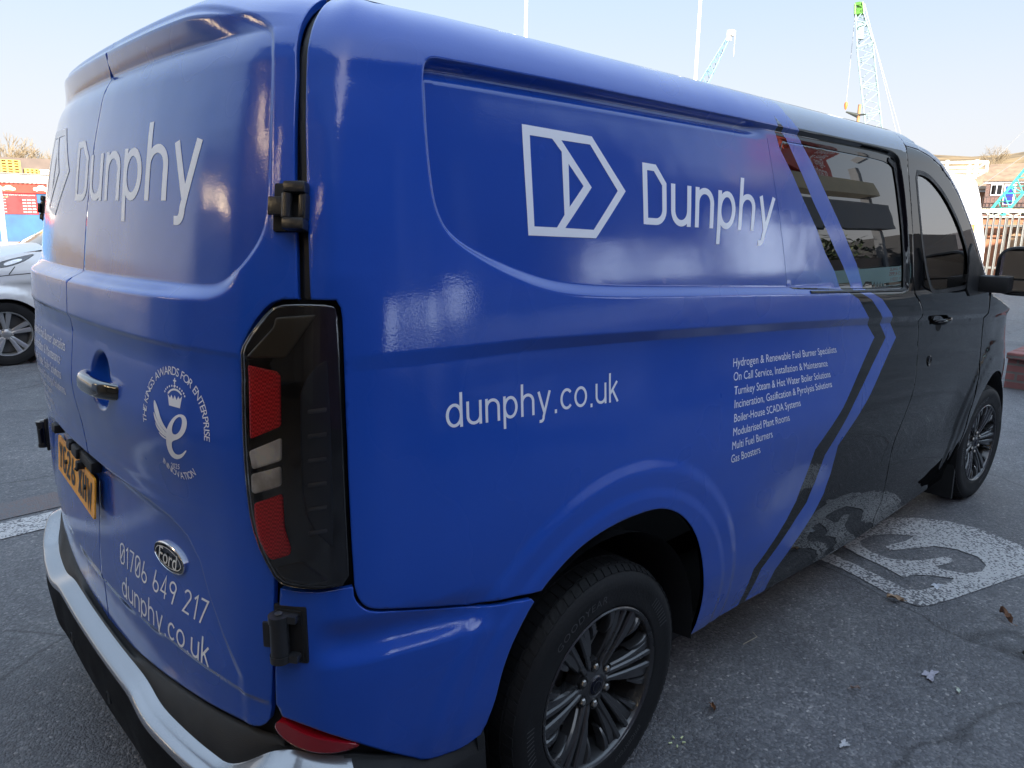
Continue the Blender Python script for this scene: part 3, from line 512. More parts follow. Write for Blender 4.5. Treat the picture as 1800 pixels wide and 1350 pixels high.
# drop the windows' opening
SW=smoothpoly([(2.50,1.852),(2.9,1.853),(3.3,1.850),(3.475,1.844),(3.527,1.825),(3.545,1.76),(3.585,1.58),(3.61,1.42),(3.618,1.353),(3.585,1.347),(3.2,1.362),(2.657,1.386),(2.60,1.40)],1)
strips=[(REC+[REC[0]],-.030,.005),([(a,b) for a,b in zip(CRS[:8],CRV[:8])],-.032,.006)]
AO=[(AC[0]+.6275*math.cos(t),AC[1]+.6275*math.sin(t)) for t in np.linspace(-.05,3.2,60)]; AI=[(AC[0]+.555*math.cos(t),AC[1]+.555*math.sin(t)) for t in np.linspace(-.05,3.2,60)]
strips+=[(AO,.03),(AI,.024)]
sp=panel('side_panel',side,body_m,van,h=.017,holes=[SW],zones=ZN,lines=ZLe+[REC+[REC[0]],[(2.4,1.896),(3.6,1.896)]],strips=strips)
# side window: one dark pane carrying the same wrap film
g=panel('side_window',SW,[M['blackglass'],M['wrap2']],van,h=.03,zones=[(between(z1,z2),1),],lines=ZLe[1:],off=-.0005,gap=.001,thick=.004)
film=[(2.40,1.90)]+[tuple(p) for p in zw]+[(2.40,1.2)]
# rubber frame round the window, rear and top edges
def band(name,inner,outer_off,matl,parent,off,h=.02,ring=None):
    pass
# thin rubber strip along the window's front and lower edge
rb=[(3.475,1.846),(3.527,1.827),(3.546,1.76),(3.586,1.58),(3.612,1.42),(3.622,1.350),(3.585,1.344),(3.2,1.359),(2.75,1.379)]
o2=[(3.48,1.862),(3.548,1.845),(3.566,1.765),(3.606,1.585),(3.632,1.42),(3.644,1.340),(3.60,1.334),(3.2,1.351),(2.75,1.371)]
panel('window_seal',rb+o2[::-1],[M['rubber']],van,h=.02,off=.0035,gap=0,thick=.006)
# roof-line drip rail on the side: dark reveal at the top of the pressing
# ---- lower rear corner
qd=[tuple(p) for p in D_['quarter']]
arL=[p for p in arch if p[0]<1.5 and p[1]<.748]
quarter=[(.885,.913),(.916,.9105),(.9585,.909),(.999,.911),(1.020,.911)]+smoothpoly([(1.022,.911),(1.024,.885),(1.039,.863),(1.058,.850),(1.112,.8346),(1.2826,.7775),(1.38,.757)],1,False)+[(1.455,.744)]+arL[::-1]+smoothpoly([(1.345,.46),(1.325,.424),(1.19,.435),(1.118,.492),(1.042,.553),(.976,.600),(.922,.626),(.868,.637),(.869,.735)],1,False)
hbox=[(.872,.890),(.925,.892),(.940,.880),(.942,.762),(.930,.748),(.866,.742)]
panel('rear_quarter_panel',quarter,[M['wrap']],van,h=.011,strips=[([(.95,.746),(1.11,.737),(1.30,.716),(1.4,.69)],.03)])
# ---- back doors
de=[tuple(p) for p in D_['door_r_edge']]
edge_r=[(.880,2.03),(.888,1.93),(.903,1.83)]+[(.9125,1.669),(.921,1.5525),(.926,1.4475)]+smoothpoly([(.926,1.4475),(.884,1.446),(.855,1.424),(.8185,1.3725),(.8085,1.344),(.8095,1.2656),(.8185,1.107),(.826,1.026),(.8485,.976),(.876,.934)],1,False)+[(.8735,.892),(.866,.7345),(.8590,.650)]+smoothpoly([(.857,.64),(.850,.612),(.8188,.5861),(.77,.580)],1,False)
bot_r=[(.685,.570),(.479,.545),(.224,.514),(0.0,.501)]
right=[(0,2.03)]+[(0.,x) for x in (1.9,1.5,1.2,.9,.6)]
doorR=edge_r+bot_r+[(0.,.7),(0.,1.2),(0.,1.7),(0.,2.03)]
wstr=[(WIN+[WIN[0]],-.005,.036),(CONT[:-2],.03),([(-.8,1.346),(0,1.346),(.8,1.346)],.016),([(-.9,1.94),(0,1.94),(.9,1.94)],-.022,.045),([(.24+.075*math.cos(t),1.216+.072*math.sin(t)) for t in np.linspace(0,6.283,40)],.02),([(0,.652),(.5,.67),(.85,.682)],.014)]
dr=panel('rear_door',doorR,[M['wrap'],M['wrapdark']],van,h=.015,zones=[(WIN,1)],lines=[WIN+[WIN[0]]],strips=wstr,gap=.0017,label='driver side back door with handle, crown emblem and phone number')
doorL=[(-a,b) for a,b in edge_r]+[(-a,b) for a,b in bot_r]+[(0.,.7),(0.,1.2),(0.,1.7),(0.,2.03)]
dl=panel('rear_door',doorL[::-1],[M['wrap'],M['wrapdark']],van,h=.017,zones=[(WIN,1)],lines=[WIN+[WIN[0]]],strips=wstr,gap=.0017,label='passenger side back door behind the number plate')
# rubber seal standing in the wide upper gap
sg_=[(.8925,1.93),(.9165,1.669),(.9255,1.5525),(.930,1.449)]; so_=[(.907,1.93),(.9315,1.669),(.9395,1.5525),(.945,1.449)]
panel('door_seal',[(.884,2.03)]+sg_+so_[::-1]+[(.901,2.03)],[M['rubber']],van,h=.03,off=-.012,gap=0,thick=.004)
# ---- passenger side (out of sight, simpler)
sideL=[(-.862,2.03),(-.91,1.83),(-.94,1.5),(-.95,1.45),(-.99,1.446),(-1.01,1.2),(-1.02,.91),(-1.055,.85),(-1.39,.757)]+[(-p[0],p[1]) for p in arch[i0:]]+[(-2.475,.278),(-3.265,.222),(-3.8,.203)]+[(-a,b) for a,b in fgs[::-1]]
panel('side_panel',sideL,[M['wrap'],M['blackpaint']],van,h=.045,zones=[([(-2.6,2.2),(-3.3,1.2),(-2.5,.1),(-8,.1),(-8,2.2)],1)],roundedge=False)
panel('rear_quarter_panel',[(-a,b) for a,b in quarter],[M['wrap']],van,h=.03,roundedge=False)
panel('tail_light',[(-p[0],p[1]) for p in D_['tl']],[M['lampblack']],van,h=.03,roundedge=False)
# ---- cab side: front door, door glass, front wing
pil=[tuple(p) for p in D_['pillar']]
dtop=[(3.668,1.92),(3.80,1.915),(3.93,1.895),(4.06,1.862),(4.19,1.808),(4.31,1.738),(4.41,1.66),(4.52,1.57),(4.64,1.46),(4.76,1.36),(4.90,1.275)]
door=[(3.668,1.92)]+dtop[1:]+[(4.93,1.20),(4.935,1.0),(4.91,.80),(4.875,.68),(4.85,.60),(4.84,.42),(4.87,.205),(3.80,.203)]+fgs[:1:-1]
fgl=smoothpoly([(3.735,1.825),(3.83,1.825),(3.92,1.812),(4.005,1.785),(4.09,1.75),(4.168,1.708),(4.25,1.655),(4.33,1.595),(4.40,1.53),(4.455,1.465),(4.47,1.38),(4.47,1.305),(4.35,1.302),(4.15,1.302),(4.02,1.302),(3.95,1.312),(3.90,1.352),(3.85,1.405),(3.80,1.49),(3.768,1.59),(3.748,1.70)],1)
panel('front_door',door,[M['blackpaint']],van,h=.022,holes=[fgl],strips=[([(a,b) for a,b in zip(CRS[6:],CRV[6:])],.02)])
M['tint']=bpy.data.materials.new('tinted_glass'); M['tint'].use_nodes=True; _t=M['tint'].node_tree; _t.nodes.remove(_t.nodes['Principled BSDF'])
_g=_t.nodes.new('ShaderNodeBsdfGlossy'); _g.inputs['Roughness'].default_value=.0; _g.inputs['Color'].default_value=(1,1,1,1)
_tr=_t.nodes.new('ShaderNodeBsdfTransparent'); _tr.inputs['Color'].default_value=(.72,.80,.80,1); _f=_t.nodes.new('ShaderNodeFresnel'); _f.inputs['IOR'].default_value=3.8; _x=_t.nodes.new('ShaderNodeMixShader')
_t.links.new(_f.outputs[0],_x.inputs[0]); _t.links.new(_tr.outputs[0],_x.inputs[1]); _t.links.new(_g.outputs[0],_x.inputs[2]); _t.links.new(_x.outputs[0],_t.nodes['Material Output'].inputs['Surface'])
panel('front_door_window',fgl,[M['tint']],van,h=.05,off=-.006,gap=-.004,thick=.001,roundedge=False)
fr=offset_poly(fgl,.016)
panel('window_frame',fgl,[M['plastic']],van,h=.02,holes=[[tuple(p) for p in fr]],off=.001,gap=-.003,thick=.006,roundedge=False)
# mirror sail plate
panel('mirror_triangle',[(4.45,1.475),(4.50,1.52),(4.66,1.42),(4.80,1.31),(4.86,1.262),(4.52,1.262),(4.455,1.30)],[M['plastic']],van,h=.03,off=.006,gap=0)
farch=[(5.30+.432*math.cos(t),.345+.43*math.sin(t)) for t in np.linspace(math.pi+.35,-.35,44)]
wing=[(4.945,1.262),(5.02,1.235),(5.2,1.20),(5.5,1.13),(5.9,1.02),(6.3,.95),(TOT,.93),(TOT,.30),(5.72,.30)]+farch[::-1]+[(4.885,.205),(4.852,.42),(4.862,.60),(4.886,.68),(4.922,.80),(4.945,1.0)]
panel('front_wing',wing,[M['blackpaint']],van,h=.03,strips=[(farch,.02)])
doorLf=[(-a,b) for a,b in door]; fglL=[(-a,b) for a,b in fgl]
panel('front_door',doorLf,[M['blackpaint']],van,h=.05,holes=[fglL],roundedge=False)
panel('front_wing',[(-a,b) for a,b in wing],[M['blackpaint']],van,h=.05,roundedge=False)
panel('front_door_window',fglL,[M['tint']],van,h=.08,off=-.006,gap=-.004,thick=.001,roundedge=False)
# ---- roof, windscreen, bonnet spanned between the two sides
def span(name,sv,mats,nt=24,crown=.03,ends=True,bow=0.,**kw):
    V=[];Fs=[];sv=np.array(sv); R_=F(sv[:,0],sv[:,1]); L_=R_*np.array([1,-1,1]); n=len(sv)
    for i in range(n):
        for j in range(nt+1):
            t=j/nt; p=R_[i]*(1-t)+L_[i]*t; k=1-(2*t-1)**2; wd=abs(R_[i][1]); p=p+np.array([bow*k,0,crown*k*min(1,wd/.6)]); V.append(p)
    for i in range(n-1):
        for j in range(nt): a=i*(nt+1)+j; Fs.append((a,a+nt+1,a+nt+2,a+1))
    me=mesh(name,V,Fs,mats,None,True); return link(name,me,van,**kw)
topv=2.025
ss=[0.0,.1,.2,.3,.4,.5,.6,.68,.74,.79,.83,.862,.9,.95,1.0,1.1,1.3,1.6,2.0,2.4,2.8,3.2,3.5,3.70]
rs=[(s,topv) for s in ss]+[(3.75,1.99),(3.80,1.955),(3.83,1.925)]
roofo=span('roof',rs,[M['wrap'],M['roofsheen']],nt=30,crown=.028)
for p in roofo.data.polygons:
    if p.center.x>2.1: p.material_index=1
panel('roof_edge',[(3.66,2.03),(3.75,1.99),(3.83,1.925),(3.93,1.90),(3.80,1.917),(3.668,1.922),(3.655,1.93)],[M['roofsheen']],van,h=.02,gap=0)
span('windscreen',[(a,b+.012) for a,b in dtop[2:]],[M['tint']],nt=16,crown=.0,bow=.16)
panel('screen_pillar',[(a,b+.003) for a,b in dtop]+[(a-.005,b+.028) for a,b in dtop[::-1]],[M['roofsheen']],van,h=.03,gap=0)
span('bonnet',[(4.90,1.29),(4.945,1.262),(5.02,1.235),(5.2,1.20),(5.5,1.13),(5.9,1.02),(6.3,.95),(TOT-.01,.93)],[M['blackpaint']],nt=16,crown=.06,bow=.02)
# ---- lettering (vinyl on the side panel and on the doors)
def wordmark(quad,word,parent,name,y1=1.38,**kw):
    Q,wd=stroke_text(word); return decal(name,Q,quadmap(quad,wd,0,y1),parent,M['vinyl'],**kw)
_,wd=stroke_text('Dunphy')
wordmark(D_['q_dside'],'Dunphy',sp,'lettering')
wordmark(D_['q_drear'],'Dunphy',dr,'lettering')
Q,wd=stroke_text('dunphy.co.uk',w=.13); decal('lettering',Q,quadmap(D_['q_uside'],wd,0,1.42),sp,M['vinyl'])
Q,wd=stroke_text('dunphy.co.uk',w=.13); decal('lettering',Q,quadmap(D_['q_urear'],wd,0,1.42),dr,M['vinyl'])
Q,wd=stroke_text('01706 649 217',w=.12); decal('lettering',Q,quadmap(D_['q_phone'],wd,0,1.32),dr,M['vinyl'])
# arrow-shaped logo
def logo(fm,parent):
    outer=[tuple(p) for p in D_['lg_out']]; hs=[[tuple(p) for p in D_[k]] for k in('lg_a','lg_b','lg_c')]
    kp={}
    def lift(V): q=fm(V); kp['q']=q; return F(q[:,0],q[:,1],.001)
    P,T=poly_holes([tuple(p) for p in dens(outer,.012)],[[tuple(p) for p in dens(x,.012)] for x in hs],lift,.012); me=mesh('logo',P,T,[M['vinyl']],None,True); me.normals_split_custom_set_from_vertices(FN(kp['q'][:,0],kp['q'][:,1]).tolist()); return link('logo',me,parent)
logo(lambda V:V,sp)
k=.82/.69; logo(lambda V:np.stack([-.165+(V[:,0]-1.837)*k,1.70+(V[:,1]-1.662)*1.05],1),dl)
# services list
LN=['Hydrogen & Renewable Fuel Burner Specialists','On Call Service, Installation & Maintenance','Turnkey Steam & Hot Water Boiler Solutions','Incineration, Gasification & Pyrolysis Solutions','Boiler-House SCADA Systems','Modularised Plant Rooms','Multi Fuel Burners','Gas Boosters']
def textquad(txt,q,parent,shear=.0,h=.70,name='lettering',off=0,matl=None,ex=.0008):
    V,Fs=bfont(txt,shear=shear,off=off); V=V-np.array([V[:,0].min(),0]); fm=quadmap(q,V[:,0].max(),0,h); q2=fm(V); P=F(q2[:,0],q2[:,1],ex)
    return link(name,mesh(name,P,Fs,[matl or M['vinyl']],None,True),parent)
for i,(t_,q) in enumerate(zip(LN,D_['lines'])): textquad(t_,q,sp,shear=.08)
for i,(t_,q) in enumerate(zip(LN[:7],D_['lines'])):
    w_=q[2][0]-q[3][0]; x1=-.07-[0,.05,.045,.03,.24,.29,.38][i]; x0=x1-w_*.95; y=1.242-i*.0405
    textquad(t_,[(x0,y+.029),(x1,y+.029),(x1,y),(x0,y)],dl,shear=.08)
# ---- royal warrant style emblem on the back door
em=[]
def U(k): return [tuple(p) for p in D_[k]]
P,T=poly_holes(smoothpoly(U('em_e'),2),[smoothpoly(U('em_eh'),2)],lambda V:F(V[:,0],V[:,1],.0008)); link('award_letter',mesh('award_letter',P,T,[M['vinyl']]),dr)
wv=[];wf=[]
for k in ('em_w1','em_w2','em_w3','em_w4'):
    P,T=poly_holes([tuple(np.array(p)) for p in smoothpoly(offset_poly(np.array(U(k)),.0008).tolist(),2)],[],lambda V:F(V[:,0],V[:,1],.0011)); o=len(wv); wv+=P.tolist(); wf+=[tuple(i+o for i in t) for t in T]
link('award_wing',mesh('award_wing',wv,wf,[M['vinyl']]),dr)
cr=[U('em_cr')]; cx=.5*(D_['em_cr'][1][0]+D_['em_cr'][2][0])
P1,T1=poly_union([dens(U('em_cr'),.01),smoothpoly(U('em_crarch'),1),U('em_orb')],lambda V:F(V[:,0],V[:,1],.0008))
cvv=P1.tolist();cff=[tuple(t) for t in T1]
cc=np.array(D_['em_cross'][0]); orb=np.array(U('em_orb')).mean(0)
beads=[]
arcp=[(orb[0]+.034*math.cos(t),orb[1]-.020+.020*math.sin(t)) for t in np.linspace(.25,math.pi-.25,11)]
for (a,b) in arcp: beads.append([(a+.0022*math.cos(u),b+.0022*math.sin(u)) for u in np.linspace(0,2*math.pi,9)[:-1]])
beads.append([(cc[0]-.0015,orb[1]+.004),(cc[0]+.0015,orb[1]+.004),(cc[0]+.0015,orb[1]+.016),(cc[0]-.0015,orb[1]+.016)]); beads.append([(cc[0]-.005,orb[1]+.009),(cc[0]+.005,orb[1]+.009),(cc[0]+.005,orb[1]+.012),(cc[0]-.005,orb[1]+.012)])
P2,T2=poly_union(beads,lambda V:F(V[:,0],V[:,1],.0009)); o=len(cvv); cvv+=P2.tolist(); cff+=[tuple(i+o for i in t) for t in T2]
link('crown_emblem',mesh('crown_emblem',cvv,cff,[M['vinyl']]),dr)
def arctext(txt,c,rx,ry,a0,a1,h,name,parent,flip=False,off=.0):
    """letters set round an ellipse from angle a0 to a1 (degrees)"""
    vv=[];ff=[]; items=[];x=0
    for ch in txt:
        if ch==' ': x+=.32; continue
        V,Fs=bfont(ch,off=off); V=V-np.array([V[:,0].min(),0]); wdt=V[:,0].max(); items.append((x+wdt/2,V-np.array([wdt/2,0]),Fs)); x+=wdt+.07
    x-=.07
    for xc,V,Fs in items:
        a=math.radians(a0+(a1-a0)*xc/x); px=c[0]+rx*math.cos(a); py=c[1]+ry*math.sin(a); tx,ty=(math.sin(a),-math.cos(a)) if not flip else (-math.sin(a),math.cos(a)); nx,ny=(-ty,tx)
        q=np.stack([px+(V[:,0]*tx+V[:,1]*nx)*h/.7,py+(V[:,0]*ty+V[:,1]*ny)*h/.7],1); P=F(q[:,0],q[:,1],.0008); o=len(vv); vv+=P.tolist(); ff+=[tuple(i+o for i in f) for f in Fs]
    return link(name,mesh(name,vv,ff,[M['vinyl']]),parent)
ea=np.array(D_['em_arc']); ecx=(ea[0,0]+ea[-1,0])/2; erx=(ea[-1,0]-ea[0,0])/2; ecy=ea[0,1]; ery=ea[:,1].max()-ecy
arctext("THE KING'S AWARDS FOR ENTERPRISE",(ecx,ecy-.004),erx,ery,186,-6,.0165,'lettering',dr)
eb=np.array(D_['em_bot'])
arctext('INNOVATION',(ecx,eb[:,1].min()+.105),erx*1.0,.100,-128,-52,.0150,'lettering',dr,flip=True)
textquad('2025',D_['em_2025'],dr,h=.70)
# ---- maker's oval badge
fc=np.array(D_['ford']); fcen=(fc[0]+fc[2])/2; bo,(bt,bu,bn)=frame(fcen[0],fcen[1],.004); fwd=(fc[2][0]-fc[0][0])/2
bo=F(np.array(fcen[0]),np.array(fcen[1]),.0)
bu_=bu; A_=.072;B_=.031
b=MB(); n=48
def oval(a,bb,z): return [tuple(bo+a*math.cos(t)*bt+bb*math.sin(t)*bu_+z*bn) for t in np.linspace(0,2*math.pi,n+1)[:-1]]
def ringm(name,prof,m,parent,cap=True):
    b=MB(); rows=[oval(a,c,z) for a,c,z in prof]; V=[p for r in rows for p in r]; Fs=[]
    for i in range(len(rows)-1):
        for j in range(n): Fs.append((i*n+j,i*n+(j+1)%n,(i+1)*n+(j+1)%n,(i+1)*n+j))
    if cap: Fs.append(tuple((len(rows)-1)*n+j for j in range(n)))
    b.add(V,Fs); return b.obj(name,[m],parent,smooth=True)
badge=ringm('maker_badge',[(A_,B_,-.004),(A_,B_,.004),(A_-.003,B_-.003,.006),(A_-.0055,B_-.0055,.005)],M['badge'],dr)
ringm('badge_rim',[(A_+.0015,B_+.0015,-.004),(A_+.0015,B_+.0015,.0045),(A_-.001,B_-.001,.0062),(A_-.002,B_-.002,.004)],M['silver'],dr,False)
V,Fs=bfont('Ford',shear=.35,off=.004); V=V-(V.min(0)+V.max(0))/2; k=.098/(V[:,0].max()-V[:,0].min())
b=MB(); b.add([bo+v[0]*k*bt+v[1]*k*1.15*bu_+.0072*bn for v in V],Fs); link('badge_script',mesh('badge_script',b.v,b.f,[M['white']]),dr)
rr=[];
for a_ in np.linspace(0,2*math.pi,65)[:-1]: rr.append((math.cos(a_),math.sin(a_)))
b=MB(); V=[bo+(A_-.010)*c*bt+(B_-.008)*s_*bu_+.0068*bn for c,s_ in rr]+[bo+(A_-.012)*c*bt+(B_-.0098)*s_*bu_+.0068*bn for c,s_ in rr]; b.add(V,[(i,(i+1)%64,64+(i+1)%64,64+i) for i in range(64)]); link('badge_ring',mesh('badge_ring',b.v,b.f,[M['white']]),dr)
# ---- tail light on the driver's side
tlp=smoothpoly([tuple(p) for p in D_['tl']],1)
tl=panel('tail_light',tlp,[M['lampblack']],van,h=.012,off=.005,gap=.0035,thick=.03)
def inset(name,key,m,off=.0062,sm=1,parent=tl,gap=0,th=.003,h=.008,**kw):
    return panel(name,roundpoly([tuple(p) for p in (D_[key] if isinstance(key,str) else key)],.006),[m],parent,h=h,off=off,gap=gap,thick=th,roundedge=True,smooth_n=True,**kw)
M['lensrib']=mat('ribbed_red_lens',(.26,.004,.010),.25,coat=0); _t=M['lensrib'].node_tree; _wv=_t.nodes.new('ShaderNodeTexChecker'); _tc=_t.nodes.new('ShaderNodeTexCoord'); _wv.inputs['Scale'].default_value=260; _bu=_t.nodes.new('ShaderNodeBump'); _bu.inputs['Distance'].default_value=.002; _bu.inputs['Strength'].default_value=.4
_t.links.new(_tc.outputs['Object'],_wv.inputs['Vector']); _t.links.new(_wv.outputs['Fac'],_bu.inputs['Height']); _t.links.new(_bu.outputs[0],_t.nodes['Principled BSDF'].inputs['Normal'])
_wv.inputs['Color1'].default_value=(1,.05,.075,1);_wv.inputs['Color2'].default_value=(.62,.02,.035,1); _t.links.new(_wv.outputs['Color'],_t.nodes['Principled BSDF'].inputs['Base Color'])
inset('red_lens','tl_red1',M['lensrib'],label='upper red tail lamp segment'); inset('red_lens','tl_red2',M['lensrib'],label='lower red tail lamp segment')
inset('clear_lens','tl_rev1',M['lens_clear'],label='upper clear reversing lamp segment'); inset('clear_lens','tl_rev2',M['lens_clear'],label='lower clear reversing lamp segment')
inset('smoked_lens','tl_side',mat('smoked_rib_lens',(.05,.062,.08),.25),.0058); inset('smoked_lens','tl_in',mat('smoked_rib_lens',(.05,.062,.08),.25),.0058)
inset('smoked_lens','tl_top',mat('bronze_smoked_lens',(.075,.068,.055),.3),.0058,0)
for i in range(6):
    v0=1.255-i*.045; inset('lens_rib',[(.944,v0),(.976,v0+.004),(.976,v0-.004),(.944,v0-.008)],mat('lamp_rib',(.12,.14,.17),.3),.0068,0)
M['clearcover']=bpy.data.materials.new('clear_lamp_cover'); M['clearcover'].use_nodes=True; _t=M['clearcover'].node_tree; _t.nodes.remove(_t.nodes['Principled BSDF'])
_g=_t.nodes.new('ShaderNodeBsdfGlossy'); _g.inputs['Roughness'].default_value=.01; _tr=_t.nodes.new('ShaderNodeBsdfTransparent'); _tr.inputs['Color'].default_value=(1,1,1,1); _f=_t.nodes.new('ShaderNodeFresnel'); _f.inputs['IOR'].default_value=1.55; _x=_t.nodes.new('ShaderNodeMixShader')
_t.links.new(_f.outputs[0],_x.inputs[0]); _t.links.new(_tr.outputs[0],_x.inputs[1]); _t.links.new(_g.outputs[0],_x.inputs[2]); _t.links.new(_x.outputs[0],_t.nodes['Material Output'].inputs['Surface'])
def FR(s,v,off=0.):
    s=np.asarray(s,float); return F(s,v,off+.004*np.clip(1-np.abs(s-.918)/.05,0,1))
panel('lamp_cover',tlp,[M['clearcover']],tl,h=.012,off=.011,gap=.0035,thick=.006,Ff=FR)
# ---- hinges
def hinge(s,v,hh,low,sg=1):
    o,(t,u,n_)=frame(s,v,0); 
    if sg<0: o=o*np.array([1,-1,1]); t=t*np.array([1,-1,1])*-1; n_=n_*np.array([1,-1,1]); 
    if sg<0: o=o+n_*(.034 if low else .02)
    fr=(t,u,n_); b=MB(); P=lambda a,c,d: o+a*t*sg+c*u+d*n_
    root=MB(); 
    if not low:
        root.box(P(-.005,0,.000),(.062,hh,.012),0,fr,.005); h_=root.obj('hinge',[M['gapdark']],van,smooth=True,label='upper %s hinge of the back doors'%('driver side' if sg>0 else 'passenger side'))
        b.box(P(.009,hh*.37,.014),(.040,hh*.24,.026),0,fr,.005); b.box(P(.009,-hh*.37,.014),(.040,hh*.24,.026),0,fr,.005); b.box(P(.022,0,.008),(.013,hh*.52,.022),0,fr,.003); b.box(P(.0225,0,.020),(.007,hh*.42,.004),0,fr,.001)
        b.obj('hinge_bracket',[M['hinge']],h_,smooth=True)
        c=MB(); c.tube(P(-.006,-hh*.24,.016),P(-.006,hh*.24,.016),.0095,n=20); c.box(P(-.026,0,.014),(.030,hh*.38,.008),0,fr,.003); c.obj('hinge_pin',[M['hinge']],h_,smooth=True)
    else:
        root.box(P(.012,0,-.004),(.066,hh*1.05,.010),0,fr,.006); h_=root.obj('hinge',[M['plastic']],van,smooth=True,label='lower %s hinge of the back doors'%('driver side' if sg>0 else 'passenger side'))
        b.box(P(.012,0,.001),(.052,hh*.92,.006),0,fr,.004); b.obj('hinge_recess',[M['gapdark']],h_,smooth=True)
        c=MB(); c.tube(P(-.002,-hh*.30,.016),P(-.002,hh*.30,.016),.0175,n=28)
        for q in(-1,1): c.tube(P(-.002,q*hh*.36-.007,.016),P(-.002,q*hh*.36+.007,.016),.0195,n=28); c.box(P(.016,q*hh*.36,.010),(.036,.016,.022),0,fr,.004)
        c.box(P(-.028,0,.010),(.022,hh*.46,.006),0,fr,.002); c.obj('hinge_pin',[M['hinge']],h_,smooth=True,sharp=40)
        d=MB(); d.tube(P(-.002,hh*.44,.016),P(-.002,hh*.455,.016),.007,n=16); d.obj('hinge_bolt',[M['steel']],h_,smooth=True)
for sg in (1,-1): hinge(.913,1.605,.085,False,sg); hinge(.893,.820,.112,True,sg)
# ---- door handle
hp,(ht,hu,hn)=frame(.235,1.207,0); hp=F(np.array(.235),np.array(1.207),0.)
def hbar(name,c,t,u,n_,L,Hh,out,parent,m,th=.010):
    V=[];Fs=[];K=24;R_=14
    for i in range(K+1):
        a=-1+2*i/K; x=a*L/2; z=out*(1-abs(a)**3.2)-(.004 if abs(a)>.97 else 0); hh=Hh/2*(1-.25*abs(a)**3)
        if i in(0,K): hh*=.55
        for j in range(R_):
            t_=2*math.pi*j/R_; V.append(c+x*t+hh*np.sign(math.sin(t_))*abs(math.sin(t_))**.7*u+(z+th*np.sign(math.cos(t_))*abs(math.cos(t_))**.8)*n_)
    for i in range(K):
        for j in range(R_): Fs.append((i*R_+j,i*R_+(j+1)%R_,(i+1)*R_+(j+1)%R_,(i+1)*R_+j))
    Fs+=[tuple(range(R_))[::-1],tuple(K*R_+j for j in range(R_))]
    b=MB(); b.add(V,Fs); return b.obj(name,[m],parent,smooth=True,sharp=60)
hd=hbar('door_handle',hp+.004*hn+.004*ht,ht,hu,hn,.275,.042,.048,dr,M['chrome'],.013)
# ---- number plate, camera and lamp housing over it
pc=np.array([-.022,.215,.868]); pt=np.array([-.055,-1,.0]); pt/=np.linalg.norm(pt); pn=np.array([-1,.055,.10]); pn/=np.linalg.norm(pn); pu=np.cross(pn,pt); 
if pu[2]<0: pu=-pu
W_,H_=.52,.111
def rrect(w,h,r,n=5):
    P=[]
    for cx,cy,a in ((w/2-r,h/2-r,0),(-w/2+r,h/2-r,90),(-w/2+r,-h/2+r,180),(w/2-r,-h/2+r,270)):
        for i in range(n+1): t=math.radians(a+90*i/n); P.append((cx+r*math.cos(t),cy+r*math.sin(t)))
    return P
b=MB(); b.prism(rrect(W_,H_,.010),-.004,0,fr=(pt,pu,pn),o=pc); plate=b.obj('number_plate',[M['amberplate']],van)
Q,wd=stroke_text('YG26 XHW',w=.24,gap=.25,space=.50,slash0=False); s_=.079/1.38; sx=(W_-.05)/wd
def pl(V): return np.array([pc+((v[0]-wd/2)*sx)*pt+((v[1]-.65)*s_)*pu+.0012*pn for v in V])
P,T=poly_union(Q,pl); link('plate_characters',mesh('plate_characters',P,T,[M['ink']]),plate)
for q in(-.115,.155): b=MB(); b.tube(pc+q*pt+.004*pu,pc+q*pt+.004*pu+.006*pn,.007,.006,n=16); b.obj('plate_screw',[M['rubber']],plate,smooth=True)
b=MB(); c0=pc+.080*pu-.010*pn+.022*pt; fr=(pt,pu,pn)
b.box(c0+.150*pt+.002*pu+.004*pn,(.16,.030,.026),0,fr,.006); b.box(c0+.050*pt+.004*pu+.008*pn,(.070,.030,.036),0,fr,.006)
cm=b.obj('rear_camera_housing',[M['plastic']],van,smooth=True)
b=MB(); b.box(c0-.050*pt-.002*pu+.008*pn,(.045,.026,.032),0,fr,.006); b.obj('plate_lamp',[M['plastic']],van,smooth=True)
b=MB(); lc=F(np.array(-.40),np.array(.962),.012); b.box(lc,(.050,.026,.032),0,fr,.006); b.obj('plate_lamp',[M['plastic']],van,smooth=True)
b=MB(); b.box(c0+.105*pt-.020*pu+.016*pn,(.026,.022,.026),0,fr,.005); b.tube(c0+.105*pt-.028*pu+.024*pn,c0+.105*pt-.034*pu+.030*pn,.006,n=14); b.obj('camera_lens',[M['plastic']],cm,smooth=True)
